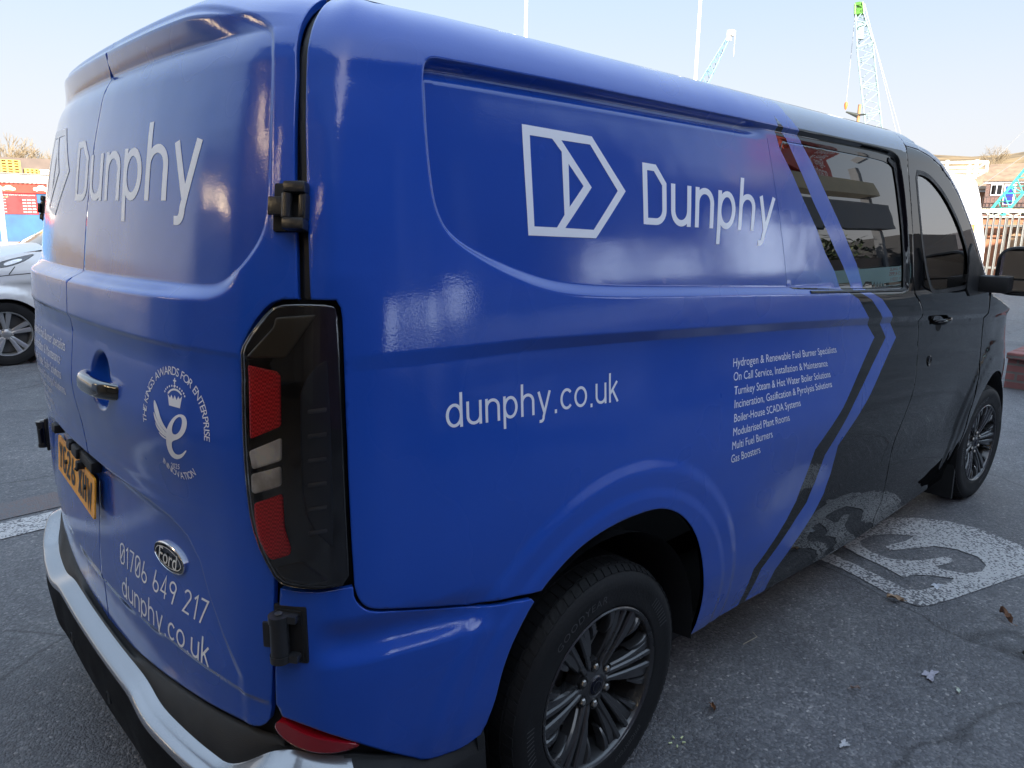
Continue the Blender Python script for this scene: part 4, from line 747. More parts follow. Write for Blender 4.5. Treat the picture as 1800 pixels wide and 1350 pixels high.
# ---- rear bumper
def bump():
    sgrid=np.concatenate([np.linspace(-1.30,-.8,26),np.linspace(-.78,.78,90),np.linspace(.80,1.34,40)]); V=[];rows=[]
    def prof(s):
        a=abs(s); vt=np.interp(a,[0,.224,.479,.685,.79,.86,.92,.975,1.03,1.12,1.19,1.32],[.498,.509,.540,.562,.574,.576,.562,.548,.530,.485,.432,.418])
        notch=(1/(1+math.exp(-(a-.40)/.030)))      # band steps down outside the number plate bay
        end=float(sstep(.72,.93,a))
        zi=.494-.020*notch+end*(vt-.476)*.92; ein=(.004+.010*notch)*(1-end)-.001*end
        eo=.048+.012*notch; zo=zi-.007-.018*end
        e2=eo+.004; fade=1-.85*float(sstep(.98,1.30,a))
        l=lambda t:(zi+(zo-zi)*t,ein+(eo-.006-ein)*t); pr=[(vt-.006,-.016),(vt-.010,-.002),(zi+.008,ein-.003),(zi+.001,ein),l(.08),l(.55),l(1.),(zo-.004,eo),(zo-.013-.02*end,eo+.002),(zo-.022-.05*end,eo-.001),(zo-.028-.05*end,eo-.004),(.38,eo+.000),(.31,eo-.008),(.255,eo-.035),(.235,-.03)]
        return [(z,e*fade if e>0 else e) for z,e in pr]
    allp=[prof(s) for s in sgrid]; K=len(allp[0])
    for s,pr in zip(sgrid,allp):
        z=np.array([p[0] for p in pr]); e=np.array([p[1] for p in pr]); S=np.full(K,s); b0=bodymap(S,np.full(K,.45)); n0=bodynormal(S,np.full(K,.45)); n0[:,2]=0; n0/=np.linalg.norm(n0,axis=1,keepdims=True)
        b0[:,2]=z; bb=bodymap(S,z); use=b0; V+= (use+n0*(e)[:,None]).tolist()
    def part(name,r0,r1,m,**kw):
        b=MB(); idx={}; vs=[];fs=[]
        for i in range(len(sgrid)):
            for k in range(r0,r1+1): idx[(i,k)]=len(vs); vs.append(V[i*K+k])
        for i in range(len(sgrid)-1):
            for k in range(r0,r1): fs.append((idx[(i,k)],idx[(i,k+1)],idx[(i+1,k+1)],idx[(i+1,k)]))
        me=mesh(name,vs,fs,[m],None,True); return link(name,me,bumper,**kw)
    global bumper
    bumper=link('rear_bumper',None,van)
    part('bumper_step',0,3,M['plastic']); ps_=part('painted_strip',3,9,M['bumper']); ps_.data.materials.append(M['plastic'])
    for p in ps_.data.polygons:
        if p.center.x>.165: p.material_index=1; part('bumper_skirt',9,14,M['plastic'])
bump()
def parkd(s,v):
    o,(t,u,n_)=frame(s,v,0); o=bodymap(np.array(s),np.array(.45)); o[2]=v; o=o+n_*.046; b=MB(); b.lathe([(.018,-.004),(.018,.0025),(.015,.0035),(.0145,.002),(0.0001,.002)],o,n_,24); b.obj('parking_sensor',[M['plastic']],bumper,smooth=True)
parkd(.16,.37); parkd(-.22,.37); parkd(.56,.36); parkd(-.6,.36)
rf=[(.862,.612),(.880,.630),(.925,.607),(.975,.588),(1.025,.566),(1.035,.556),(1.0,.553),(.95,.560),(.91,.572),(.875,.592)]
panel('rear_reflector',smoothpoly(rf,1),[M['lens_red']],van,h=.01,off=.003,gap=0,thick=.03)
# ---- wheels
def build_wheel(parent,c,side,steer=0,simple=False):
    """c hub centre at the tyre's outer face, side=-1: faces -y"""
    a=Vector((math.sin(steer)*side*-1,side*math.cos(steer),0)); wh=link('wheel',None,parent); ax=np.array(a); c=np.array(c,float)
    Rt=.347; w=.215
    b=MB(); prof=[(.226,-w+.02),(.25,-w),(.30,-w-.004),(.325,-w+.006),(.338,-w+.022),(.3445,-w+.045),(Rt,-w/2),(.3445,-.045),(.338,-.022),(.328,-.008),(.312,-.0005),(.300,.0015),(.288,.001),(.262,-.003),(.243,-.002),(.236,-.004),(.232,-.012),(.2285,-.02)]
    b.lathe(prof,c,ax,120); ty=b.obj('tyre',[M['tyre']],wh,smooth=True,sharp=50)
    # tread: ribs with lateral sipes cut between raised blocks
    q=Vector(ax).to_track_quat('Z','Y'); b=MB(); N_=72
    def pt(r,t,h): return np.array(Vector(c)+q@Vector((r*math.cos(t),r*math.sin(t),h)))
    for (h0,h1,r,sk,gapf,N2) in ((-.034,-.010,.3435,.030,.22,N_),(-.078,-.040,.3475,.018,.13,N_),(-.128,-.085,.3492,-.012,.10,N_),(-.174,-.134,.3475,.018,.13,N_),(-.204,-.180,.3435,-.03,.22,N_)):
        for i in range(N2):
            t0=2*math.pi*i/N2; dt=2*math.pi/N2*(1-gapf); rr0=r-.004 if h1>-.015 else r; rr1=r-.004 if h0<-.2 else r
            P=[pt(rr1-.008,t0,h0),pt(rr1-.008,t0+dt,h0),pt(rr0-.008,t0+dt+sk,h1),pt(rr0-.008,t0+sk,h1),pt(rr1+.0015,t0,h0),pt(rr1+.0015,t0+dt,h0),pt(rr0+.0015-.002*(h1>-.02)*3,t0+dt+sk,h1),pt(rr0+.0015-.002*(h1>-.02)*3,t0+sk,h1)]
            b.add(P,[(4,5,6,7),(0,1,5,4),(1,2,6,5),(2,3,7,6),(3,0,4,7)])
    b.obj('tread',[M['tyre']],wh)
    if not simple:
        # raised lettering and ribs on the sidewall
        def sw(V): # V: angle, radius
            P=[]
            for t,r in V:
                h=np.interp(r,[.243,.262,.288,.300,.312],[-.002,-.003,.001,.0015,-.0005])+.0016; P.append(pt(r,t,h))
            return np.array(P)
        b=MB()
        for word,mid in (('GOODYEAR',math.radians(112)),('EFFICIENTGRIP',math.radians(-62))):
            V,Fs=bfont(word,space=1.15); V=V-np.array([(V[:,0].min()+V[:,0].max())/2,0]); hh=.024/.7 if word[0]=='G' else .012/.7
            P=[(mid+side*(v[0]*hh)/.27,.262+v[1]*hh) for v in V]
            b.add(sw(P),Fs)
        for base in (math.radians(20),math.radians(175)):
            for i in range(9): 
                t=base+i*.045; b.add(sw([(t,.268),(t+.012,.268),(t+.020,.296),(t+.008,.296)]),[(0,1,2,3)])
        b.obj('sidewall_lettering',[mat('glossy_sidewall_rubber',(.055,.057,.062),.35)],wh)
    # rim
    b=MB(); b.lathe([(.222,-.19),(.226,-.19),(.2265,-.02),(.2325,-.010),(.2335,-.004),(.230,-.001),(.224,-.004),(.2195,-.012),(.215,-.05),(.200,-.11),(.195,-.185)],c,ax,96); rim=b.obj('rim',[M['alloy']],wh,smooth=True,sharp=40)
    b=MB(); b.lathe([(.20,-.11),(.15,-.115),(.06,-.11),(0.0001,-.11)],c,ax,48); b.obj('brake_disc',[M['gapdark']],wh,smooth=True)
    b=MB(); b.lathe([(.14,-.100),(.14,-.090),(.075,-.090),(.075,-.10)],c,ax,48); b.obj('brake_disc',[M['steel']],wh,smooth=True)
    b=MB()
    def spoke(ang,l0,l1,w0,w1,z0,z1,th):
        d=np.array(q@Vector((math.cos(ang),math.sin(ang),0))); e=np.array(q@Vector((-math.sin(ang),math.cos(ang),0)))
        K=8; V=[];Fs=[]
        for i in range(K+1):
            t=i/K; r=l0+(l1-l0)*t; ww=w0+(w1-w0)*t; z=z0+(z1-z0)*t+.010*math.sin(t*math.pi)
            sec=[(-ww*.5,z-th),(-ww*.5,z-.006),(-ww*.34,z),(ww*.34,z),(ww*.5,z-.006),(ww*.5,z-th)]
            for x,zz in sec: V.append(c+r*d+x*e+zz*ax)
        for i in range(K):
            for j in range(5): Fs.append((i*6+j,i*6+j+1,(i+1)*6+j+1,(i+1)*6+j))
        Fs.append(tuple(range(6))[::-1]); Fs.append(tuple(K*6+j for j in range(6))); b.add(V,Fs)
    def pair(ang):
        for s2 in(-1,1):
            d0=ang+s2*.16; o=np.array(q@Vector((-math.sin(ang),math.cos(ang),0)))*s2
            nonlocal_c=c
            # parallel twin ribs with a groove between
            dd=np.array(q@Vector((math.cos(ang),math.sin(ang),0))); K=8;V=[];Fs=[]
            for i in range(K+1):
                t=i/K; r=.050+(.222-.050)*t; off=.010+.0105*t; ww=.0165+.004*t; z=-.034+.026*t+.004*math.sin(t*math.pi)
                for x,zz in ((-ww*.5,z-.05),(-ww*.5,z-.005),(-ww*.28,z),(ww*.28,z),(ww*.5,z-.005),(ww*.5,z-.05)): V.append(c+r*dd+(off+x)*o+zz*ax)
            for i in range(K):
                for j in range(5): Fs.append((i*6+j,i*6+j+1,(i+1)*6+j+1,(i+1)*6+j))
            Fs.append(tuple(range(6))[::-1]); Fs.append(tuple(K*6+j for j in range(6))); b.add(V,Fs)
            spoke(d0+s2*.045,.060,.221,.020,.030,-.046,-.016,.035)
            spoke(ang+s2*.335,.150,.222,.008,.026,-.030,-.014,.03)
    for i in range(6): pair(math.radians(90+30+60*i))
    b.lathe([(.0001,-.026),(.026,-.026),(.030,-.030),(.034,-.028),(.075,-.040),(.082,-.075)],c,ax,48)
    b.obj('spokes',[M['alloy']],wh,smooth=True,sharp=30)
    for i in range(6):
        t=math.radians(30*0+60*i+30); p=c+np.array(q@Vector((.057*math.cos(t),.057*math.sin(t),0)))
        b=MB(); b.lathe([(.0165,-.050),(.0165,-.030),(.0135,-.031),(.013,-.050)],p,ax,20); b.obj('nut_recess',[M['gapdark']],wh,smooth=True)
        b=MB(); b.lathe([(.0105,-.055),(.0105,-.030),(.008,-.026),(.0001,-.0255)],p,ax,6); b.obj('wheel_nut',[M['steel']],wh)
    b=MB(); b.lathe([(.0001,-.0235),(.022,-.0235),(.026,-.026)],c,ax,32); b.obj('hub_cap',[M['badge']],wh,smooth=True)
    b=MB(); b.lathe([(.015,-.0232),(.015,-.0225),(.0165,-.0225),(.0165,-.0232)],c,ax,32); b.obj('hub_ring',[M['alloy']],wh,smooth=True)
    return wh
YW=-.98
build_wheel(van,(.925,YW,.345),-1); build_wheel(van,(4.425,YW,.345),-1,steer=math.radians(-4))
build_wheel(van,(.925,-YW,.345),1,simple=True); build_wheel(van,(4.425,-YW,.345),1,simple=True)
# ---- wheel-arch liners and mud flaps
def liner(x,sg,r=.43):
    b=MB(); K=28; V=[];Fs=[]
    for i in range(K+1):
        t=math.radians(-4+208*i/K)
        for y,rr in((.970,r+.012),(.90,r-.004),(.62,r-.01)): V.append((x+rr*math.cos(t),sg*y,.345+rr*math.sin(t)))
    for i in range(K):
        for j in range(2): Fs.append((i*3+j,i*3+j+1,(i+1)*3+j+1,(i+1)*3+j))
    b.add(V,Fs); b.box((x,sg*.60,.58),(.84,.02,.60)); b.obj('wheel_arch_liner',[M['plastic']],van,smooth=True)
for x in(.925,4.425):
    for sg in(-1,1): liner(x,sg)
def flap(x,y,h,w,th,lean,lab,z0=.13):
    b=MB(); P=[(-w/2,0),(w/2,0),(w/2,h*.78),(w/2-.03,h),(-w/2+.01,h),(-w/2,h*.8)]
    fr=(np.array([0,1,0]),np.array([lean,0,1]),np.array([1,0,0])); b.prism(P,-th/2,th/2,fr=fr,o=(x,y,z0)); return b.obj('mud_flap',[M['plastic']],van,label=lab)
flap(.505,-.875,.36,.20,.022,-.06,'mud flap behind the rear wheel'); flap(.505,.875,.36,.20,.022,-.06,'passenger side rear mud flap'); flap(4.015,-.86,.20,.22,.02,-.10,'mud flap behind the front wheel',.10)
# outer flange of the rear arch
b=MB(); P=[tuple(F(np.array(p[0]),np.array(p[1]),-.004)) for p in arch]; 
# ---- underside, so no light leaks below
b=MB(); b.box((2.7,0,.34),(5.1,1.18,.10)); b.box((2.6,0,.27),(2.6,1.74,.06)); b.box((.20,0,.33),(.34,1.6,.08)); b.obj('underbody',[M['gapdark']],van)
b=MB(); b.tube((.925,-.8,.34),(.925,.8,.34),.045,n=16); b.obj('rear_axle',[M['plastic']],van)
# ---- front door handle, lock, mirror
fhp=F(np.array(4.17),np.array(1.165),0.); _,(ft,fu,fn)=frame(4.17,1.165)
e_=MB(); e_.lathe([(.05,.0005),(.0001,.001)],fhp,fn,24); e_.obj('handle_recess',[M['gapdark']],van)
hbar('door_handle',fhp+.006*fn,ft,fu,fn,.20,.030,.030,van,M['blackpaint'])
lp=F(np.array(4.06),np.array(.985),0.); b=MB(); b.lathe([(.026,-.002),(.026,.003),(.022,.005),(.019,.003),(.0001,.003)],lp,fn,32); b.obj('fuel_lock',[M['blackpaint']],van,smooth=True)
mroot=F(np.array(4.72),np.array(1.31),0.)
mc=np.array([3.93,-1.16,1.385])
def sq(a,b_,cx,p=.55):
    return [ (np.sign(math.cos(t))*abs(math.cos(t))**p*a,np.sign(math.sin(t))*abs(math.sin(t))**p*b_) for t in np.linspace(0,2*math.pi,41)[:-1]]
def shell_m(name,prof,m,parent,c,fr,**kw):
    b=MB(); V=[];Fs=[]; 
    for (a,b_,z,dx,dy) in prof:
        for x,y in sq(a,b_,0): V.append(c+(x+dx)*fr[0]+(y+dy)*fr[1]+z*fr[2])
    for i in range(len(prof)-1):
        for j in range(40): Fs.append((i*40+j,i*40+(j+1)%40,(i+1)*40+(j+1)%40,(i+1)*40+j))
    Fs.append(tuple(range(40))[::-1]); Fs.append(tuple((len(prof)-1)*40+j for j in range(40))); b.add(V,Fs); return b.obj(name,[m],parent,smooth=True,sharp=45,**kw)
mfr=(np.array([.10,-.995,0]),np.array([0,0,1.]),np.array([-.995,-.10,0]))
mir=shell_m('wing_mirror',[(.085,.075,-.13,0,0),(.118,.112,-.10,0,0),(.128,.124,-.03,0,0),(.126,.122,.012,0,0),(.116,.112,.016,0,0),(.114,.110,.004,0,0)],M['plastic'],van,mc,mfr)
M['mirror']=mat('mirror_glass',(.75,.76,.78),.01,metal=1)
b=MB(); P=[mc+x*mfr[0]+y*mfr[1]+.006*mfr[2] for x,y in [(a*.108,c_) for a,c_ in((-1,-.035),(1,-.035),(1,.075),(.85,.100),(-.85,.100),(-1,.075))]]; b.add(P,[tuple(range(6))]); b.obj('mirror_glass',[M['mirror']],mir)
b=MB(); P=[mc+x*mfr[0]+y*mfr[1]+.008*mfr[2] for x,y in [(a*.108,c_) for a,c_ in((-1,-.045),(1,-.045),(1,-.085),(.8,-.102),(-.8,-.102),(-1,-.085))]]; b.add(P,[tuple(range(6))[::-1]]); b.obj('mirror_glass',[M['mirror']],mir)
b=MB(); a0=F(np.array(4.62),np.array(1.30),-.01); b.box((a0+mc+np.array([.0,.10,-.02]))/2+np.array([0.02,.0,-.015]),(.10,abs(mc[1]-a0[1])+.02,.085),0,None,.02); b.obj('mirror_arm',[M['plastic']],van,smooth=True)
# ---- cab interior seen through the glass
M['trim']=mat('dark_cab_trim',(.012,.012,.013),.6); M['seat']=mat('dark_seat_cloth',(.025,.025,.028),.9,var=(30,.2))
b=MB(); b.box((4.30,0,1.10),(.42,1.7,.22),0,None,.06); dash=b.obj('dashboard',[M['trim']],van,smooth=True)
for y in(-.45,.45):
    b=MB(); b.box((3.35,y,.75),(.52,.50,.18),0,None,.06); st=b.obj('cab_seat',[M['seat']],van,smooth=True)
    b=MB(); b.box((3.10,y,1.08),(.14,.46,.62),0,None,.05); b.obj('seat_back',[M['seat']],st,smooth=True)
    b=MB(); b.box((3.08,y,1.47),(.10,.26,.18),0,None,.04); b.obj('head_rest',[M['seat']],st,smooth=True)
b=MB(); b.lathe([(.17,-.012),(.182,0),(.17,.012),(.158,0),(.17,-.012)],(3.88,-.45,1.16),(-.8,0,.6),40); sw_=b.obj('steering_wheel',[M['trim']],van,smooth=True)
b=MB(); b.box((2.95,0,.9),(.03,1.7,1.2)); b.obj('bulkhead',[M['gapdark']],van)
# blue film over the rear part of the side window
panel('window_film',[(2.60,1.398)]+[(2.50,1.852)]+[(2.535,1.854)]+[tuple(p) for p in zw[2:9]]+[(2.96,1.375)],[M['wrapdark']],g,h=.02,off=.0006,gap=0,thick=.001,roundedge=False)
FIVE_OUT=[[2.883, -0.722], [2.884, -0.784], [2.859, -0.894], [2.816, -1.006], [2.772, -1.112], [2.759, -1.169], [2.767, -1.217], [2.818, -1.251], [2.973, -1.304], [3.197, -1.369], [3.461, -1.45], [3.695, -1.512], [3.823, -1.488], [3.836, -1.369], [3.873, -1.248], [3.914, -1.14], [3.896, -0.99], [3.81, -0.856], [3.701, -0.76], [3.7, -0.45], [3.3, -0.38], [2.6, -0.42], [2.35, -0.6]]
FIVE_A=[[3.058, -0.697], [3.133, -0.74], [3.085, -0.833], [3.047, -0.967], [2.997, -1.079], [3.061, -1.094], [3.125, -1.164], [3.165, -1.241], [3.078, -1.231], [2.926, -1.174], [2.886, -1.126], [2.923, -1.012], [2.971, -0.848], [2.998, -0.734]]
FIVE_B=[[3.258, -0.774], [3.382, -0.79], [3.485, -0.859], [3.541, -0.944], [3.442, -0.937], [3.291, -0.887], [3.259, -0.924], [3.379, -0.998], [3.488, -1.062], [3.529, -1.147], [3.513, -1.245], [3.439, -1.3], [3.347, -1.306], [3.262, -1.258], [3.226, -1.17], [3.24, -1.138], [3.332, -1.175], [3.395, -1.171], [3.386, -1.131], [3.276, -1.08], [3.208, -1.035], [3.154, -0.957], [3.165, -0.873], [3.201, -0.807]]
# ================================================================ THE PLACE
rnd=random.Random(11)
C0=np.array(CC)
# ---- ground
def gz(x,y): return float(np.interp(y,[8,42,70],[0,.28,.35]))
xs=sorted(set(list(np.linspace(-60,200,27))+list(np.linspace(-6,14,21)))); ys=sorted(set(list(np.linspace(-60,220,29))+list(np.linspace(-6,12,25))+[8,42,70]))
V=[(x,y,gz(x,y)) for x in xs for y in ys]; ny=len(ys); Fs=[(i*ny+j,(i+1)*ny+j,(i+1)*ny+j+1,i*ny+j+1) for i in range(len(xs)-1) for j in range(ny-1)]
def asphalt():
    m,t,b=nodes('asphalt'); N=t.nodes;L=t.links; tc=N.new('ShaderNodeTexCoord')
    def noise(sc,det=4,ro=.6): n=N.new('ShaderNodeTexNoise'); n.inputs['Scale'].default_value=sc; n.inputs['Detail'].default_value=det; n.inputs['Roughness'].default_value=ro; L.new(tc.outputs['Object'],n.inputs['Vector']); return n
    def ramp(src,stops):
        r=N.new('ShaderNodeValToRGB'); e=r.color_ramp.elements
        while len(e)<len(stops): e.new(.5)
        for el,(p,c) in zip(e,stops): el.position=p; el.color=(*c,1) if len(c)==3 else c
        L.new(src,r.inputs[0]); return r
    def mix(fac,a,b_,mode='MIX'):
        x=N.new('ShaderNodeMix'); x.data_type='RGBA'; x.blend_type=mode; L.new(fac,x.inputs[0]) if hasattr(fac,'links') else setattr(x.inputs[0],'default_value',fac); L.new(a,x.inputs[6]); L.new(b_,x.inputs[7]); return x.outputs[2]
    vo=N.new('ShaderNodeTexVoronoi'); vo.inputs['Scale'].default_value=115; L.new(tc.outputs['Object'],vo.inputs['Vector'])
    vo2=N.new('ShaderNodeTexVoronoi'); vo2.inputs['Scale'].default_value=210; L.new(tc.outputs['Object'],vo2.inputs['Vector'])
    big=noise(.8,6,.62); mid=noise(7,5,.7)
    stone=N.new('ShaderNodeSeparateColor'); L.new(vo.outputs['Color'],stone.inputs[0])
    c1=ramp(stone.outputs[0],[(0,(.068,.070,.080)),(.6,(.104,.107,.120)),(.90,(.138,.141,.155)),(.985,(.18,.18,.19)),(1,(.30,.29,.29))])
    patch=ramp(big.outputs['Fac'],[(.40,(.72,.72,.76)),(.52,(1,1,1)),(.64,(1.35,1.33,1.3))])
    m1=mix(1.0,c1.outputs[0],patch.outputs[0],'MULTIPLY')
    p2=ramp(mid.outputs['Fac'],[(.3,(.8,.8,.82)),(.7,(1.2,1.2,1.18))]); m2=mix(1.0,m1,p2.outputs[0],'MULTIPLY')
    # hairline cracks and darker oily stains
    nw=noise(1.3,3,.5); vm=N.new('ShaderNodeVectorMath'); vm.operation='MULTIPLY_ADD'; vm.inputs[1].default_value=(.5,.5,.5); L.new(nw.outputs['Color'],vm.inputs[0]); L.new(tc.outputs['Object'],vm.inputs[2])
    ve=N.new('ShaderNodeTexVoronoi'); ve.feature='DISTANCE_TO_EDGE'; ve.inputs['Scale'].default_value=.55; L.new(vm.outputs[0],ve.inputs['Vector'])
    cr=ramp(ve.outputs['Distance'],[(0,(.35,.35,.36)),(.0035,(.6,.6,.6)),(.007,(1,1,1))]); m2=mix(.8,m2,cr.outputs[0],'MULTIPLY')
    st=noise(.55,3,.5); sr_=ramp(st.outputs['Fac'],[(.30,(.62,.62,.64)),(.42,(1,1,1)),(.60,(1,1,1)),(.72,(1.22,1.21,1.18))]); m2=mix(1.0,m2,sr_.outputs[0],'MULTIPLY')
    L.new(m2,b.inputs['Base Color'])
    ro=N.new('ShaderNodeMapRange'); ro.inputs[1].default_value=.35; ro.inputs[2].default_value=.65; ro.inputs[3].default_value=.48; ro.inputs[4].default_value=.75; L.new(big.outputs['Fac'],ro.inputs[0]); L.new(ro.outputs[0],b.inputs['Roughness'])
    inv_=N.new('ShaderNodeMath'); inv_.operation='SUBTRACT'; inv_.inputs[0].default_value=1; L.new(vo.outputs['Distance'],inv_.inputs[1])
    ad=N.new('ShaderNodeMath'); ad.operation='ADD'; L.new(inv_.outputs[0],ad.inputs[0]); L.new(stone.outputs[1],ad.inputs[1])
    ad2=N.new('ShaderNodeMath'); ad2.operation='MULTIPLY_ADD'; L.new(vo2.outputs['Distance'],ad2.inputs[0]); ad2.inputs[1].default_value=-.5; L.new(ad.outputs[0],ad2.inputs[2])
    bu=N.new('ShaderNodeBump'); bu.inputs['Strength'].default_value=.9; bu.inputs['Distance'].default_value=.004; L.new(ad2.outputs[0],bu.inputs['Height'])
    b2=N.new('ShaderNodeBump'); b2.inputs['Strength'].default_value=.4; b2.inputs['Distance'].default_value=.02; L.new(mid.outputs['Fac'],b2.inputs['Height']); L.new(b2.outputs[0],bu.inputs['Normal'])
    L.new(bu.outputs[0],b.inputs['Normal']); return m
M['asphalt']=asphalt()
link('ground',mesh('ground',V,Fs,[M['asphalt']],None,True),kind='structure')
# worn thermoplastic road paint: chips of the road show through
def roadpaint(name,col,wear):
    m,t,b=nodes(name);N=t.nodes;L=t.links;tc=N.new('ShaderNodeTexCoord'); vo=N.new('ShaderNodeTexVoronoi'); vo.inputs['Scale'].default_value=115; L.new(tc.outputs['Object'],vo.inputs['Vector'])
    sp=N.new('ShaderNodeSeparateColor'); L.new(vo.outputs['Color'],sp.inputs[0]); n=N.new('ShaderNodeTexNoise'); n.inputs['Scale'].default_value=2.2; n.inputs['Detail'].default_value=5; L.new(tc.outputs['Object'],n.inputs['Vector'])
    ad=N.new('ShaderNodeMath'); ad.operation='MULTIPLY_ADD'; L.new(n.outputs['Fac'],ad.inputs[0]); ad.inputs[1].default_value=1.0; L.new(sp.outputs[2],ad.inputs[2])
    r=N.new('ShaderNodeValToRGB'); r.color_ramp.elements[0].position=wear-.04; r.color_ramp.elements[0].color=(.095,.096,.108,1); r.color_ramp.elements[1].position=wear+.04; r.color_ramp.elements[1].color=(*col,1)
    di=N.new('ShaderNodeMath'); di.operation='MULTIPLY'; di.inputs[1].default_value=.5; L.new(ad.outputs[0],di.inputs[0]); L.new(di.outputs[0],r.inputs[0]); L.new(r.outputs[0],b.inputs['Base Color']); b.inputs['Roughness'].default_value=.65
    bu=N.new('ShaderNodeBump'); bu.inputs['Strength'].default_value=.8; bu.inputs['Distance'].default_value=.004; bu.invert=True; L.new(vo.outputs['Distance'],bu.inputs['Height']); L.new(bu.outputs[0],b.inputs['Normal']); return m
M['roadwhite']=roadpaint('worn_white_road_paint',(.42,.42,.43),.42)
M['roadred']=roadpaint('worn_red_road_paint',(.115,.085,.085),.50)
def gpoly(name,P,hs,m,z=.004,h=.15,**kw):
    P_,T=poly_holes([tuple(p) for p in P],[[tuple(p) for p in q] for q in hs],lambda V:np.array([(v[0],v[1],gz(v[0],v[1])+z) for v in V]),h); return link(name,mesh(name,P_,T,[m]),**kw)
gpoly('road_marking',FIVE_OUT,[FIVE_A,FIVE_B],M['roadwhite'],kind='structure')
gpoly('road_line',[(-3,2.02),(.0,2.13),(3.5,2.26),(3.5,2.48),(.0,2.36),(-3,2.25)],[],M['roadwhite'],kind='structure')
gpoly('road_band',[(-3,2.30),(.0,2.41),(3.5,2.53),(3.5,2.80),(.0,2.68),(-3,2.57)],[],M['roadred'],kind='structure')
M['kerb']=mat('concrete_kerb',(.30,.28,.25),.85,var=(3,.25),bump=(60,.3,4))
# far pavement in front of the car wash
b=MB(); b.box((8,39.3,.34),(70,3.0,.14)); b.obj('pavement',[mat('pavement',(.34,.27,.20),.9,var=(1.2,.25))],kind='structure')
# ---- leaves and litter
def leaf(x,y,L_,a,col,curl,name='fallen_leaf',lab='',grp=None,w=.38):
    b=MB(); V=[];Fs=[];n=10
    for i in range(n+1):
        t=i/n; ww=L_*w*math.sin(math.pi*min(1,t*1.02+.01))**.8*(1+.25*math.sin(t*23)); z=.006+curl*L_*(math.sin(t*5.5)*.25+.25)
        for k,q in enumerate((-1,-.5,0,.5,1)): V.append((L_*(t-.5),ww/2*q,z+abs(q)*L_*curl*.55*(1+.4*math.sin(t*9+q))))
    for i in range(n):
        for k in range(4): Fs.append((i*5+k,i*5+k+1,(i+1)*5+k+1,(i+1)*5+k))
    Fs2=[];b.add(V,Fs); b.tube((L_*.5,0,.008),(L_*.72,.01,.006),.0012,n=6)
    o=b.obj(name,[mat('dry_leaf',col,.7,var=(60,.3))],smooth=True,label=lab,cat='leaf'); o.location=(x,y,0); o.rotation_euler=(0,0,a); return o
leaf(2.92,-1.50,.075,-2.25,(.22,.12,.075),.5,lab='long curled brown leaf lying alone at the right edge of the tarmac',w=.30)
leaf(1.505,-.99,.045,.7,(.16,.07,.03),.3,lab='small brown leaf on the tarmac just in front of the rear wheel')
leaf(2.74,-1.13,.070,-1.0,(.32,.22,.14),.3,lab='tan leaf lying on the white edge of the painted road number',w=.5)
leaf(2.23,-1.52,.035,.3,(.45,.50,.42),.15,lab='tiny pale green leaf flat on the tarmac right of the wheel')
leaf(1.97,-1.27,.032,1.9,(.30,.24,.22),.4,lab='small dull curled leaf on the tarmac near the bottom right')
leaf(2.66,-1.63,.045,.9,(.05,.045,.045),.4,lab='small dark leaf on the tarmac below the long curled leaf')
def splat(x,y,r,lab,col=(.42,.42,.44),n=26):
    P=[]; ph=rnd.random()*6
    for i in range(n): t=2*math.pi*i/n; rr=r*(1+.35*math.sin(3*t+ph)+.25*math.sin(7*t+2*ph)); P.append((x+rr*math.cos(t),y+.55*rr*math.sin(t)))
    P_,T=poly_holes(P,[],lambda V:np.array([(v[0],v[1],.0075) for v in V])); link('gum_spot',mesh('gum_spot',P_,T,[mat('dried_spill',col,.8,var=(80,.3))]),None,lab,'stain')
splat(2.26,-1.42,.035,'pale mauve dried splash on the tarmac to the right of the wheel',(.30,.29,.34)); splat(3.02,-1.21,.030,'pale blob of dried dirt on the painted road number',(.45,.47,.52)); splat(1.66,-1.36,.020,'whitish crust on the tarmac at the bottom edge of the picture')
b=MB()
for k in range(5): a=k*1.3; b.tube((1.28+.02*math.cos(a),-1.0+.015*math.sin(a),.006),(1.28+.032*math.cos(a),-1.0+.024*math.sin(a),.008),.003,.002,n=6)
b.obj('lichen_crumb',[mat('pale_lichen',(.55,.62,.35),.9)],label='crumbs of pale green lichen on the tarmac beside the rear tyre',cat='litter')
b=MB(); b.tube((1.93,-.86,.006),(2.02,-.87,.006),.0014,n=6); b.tube((2.02,-.87,.006),(2.04,-.84,.006),.0012,n=6); b.obj('dry_twig',[mat('dry_straw',(.40,.36,.28),.8)],label='thin bent straw twig on the tarmac beyond the rear wheel',cat='twig')
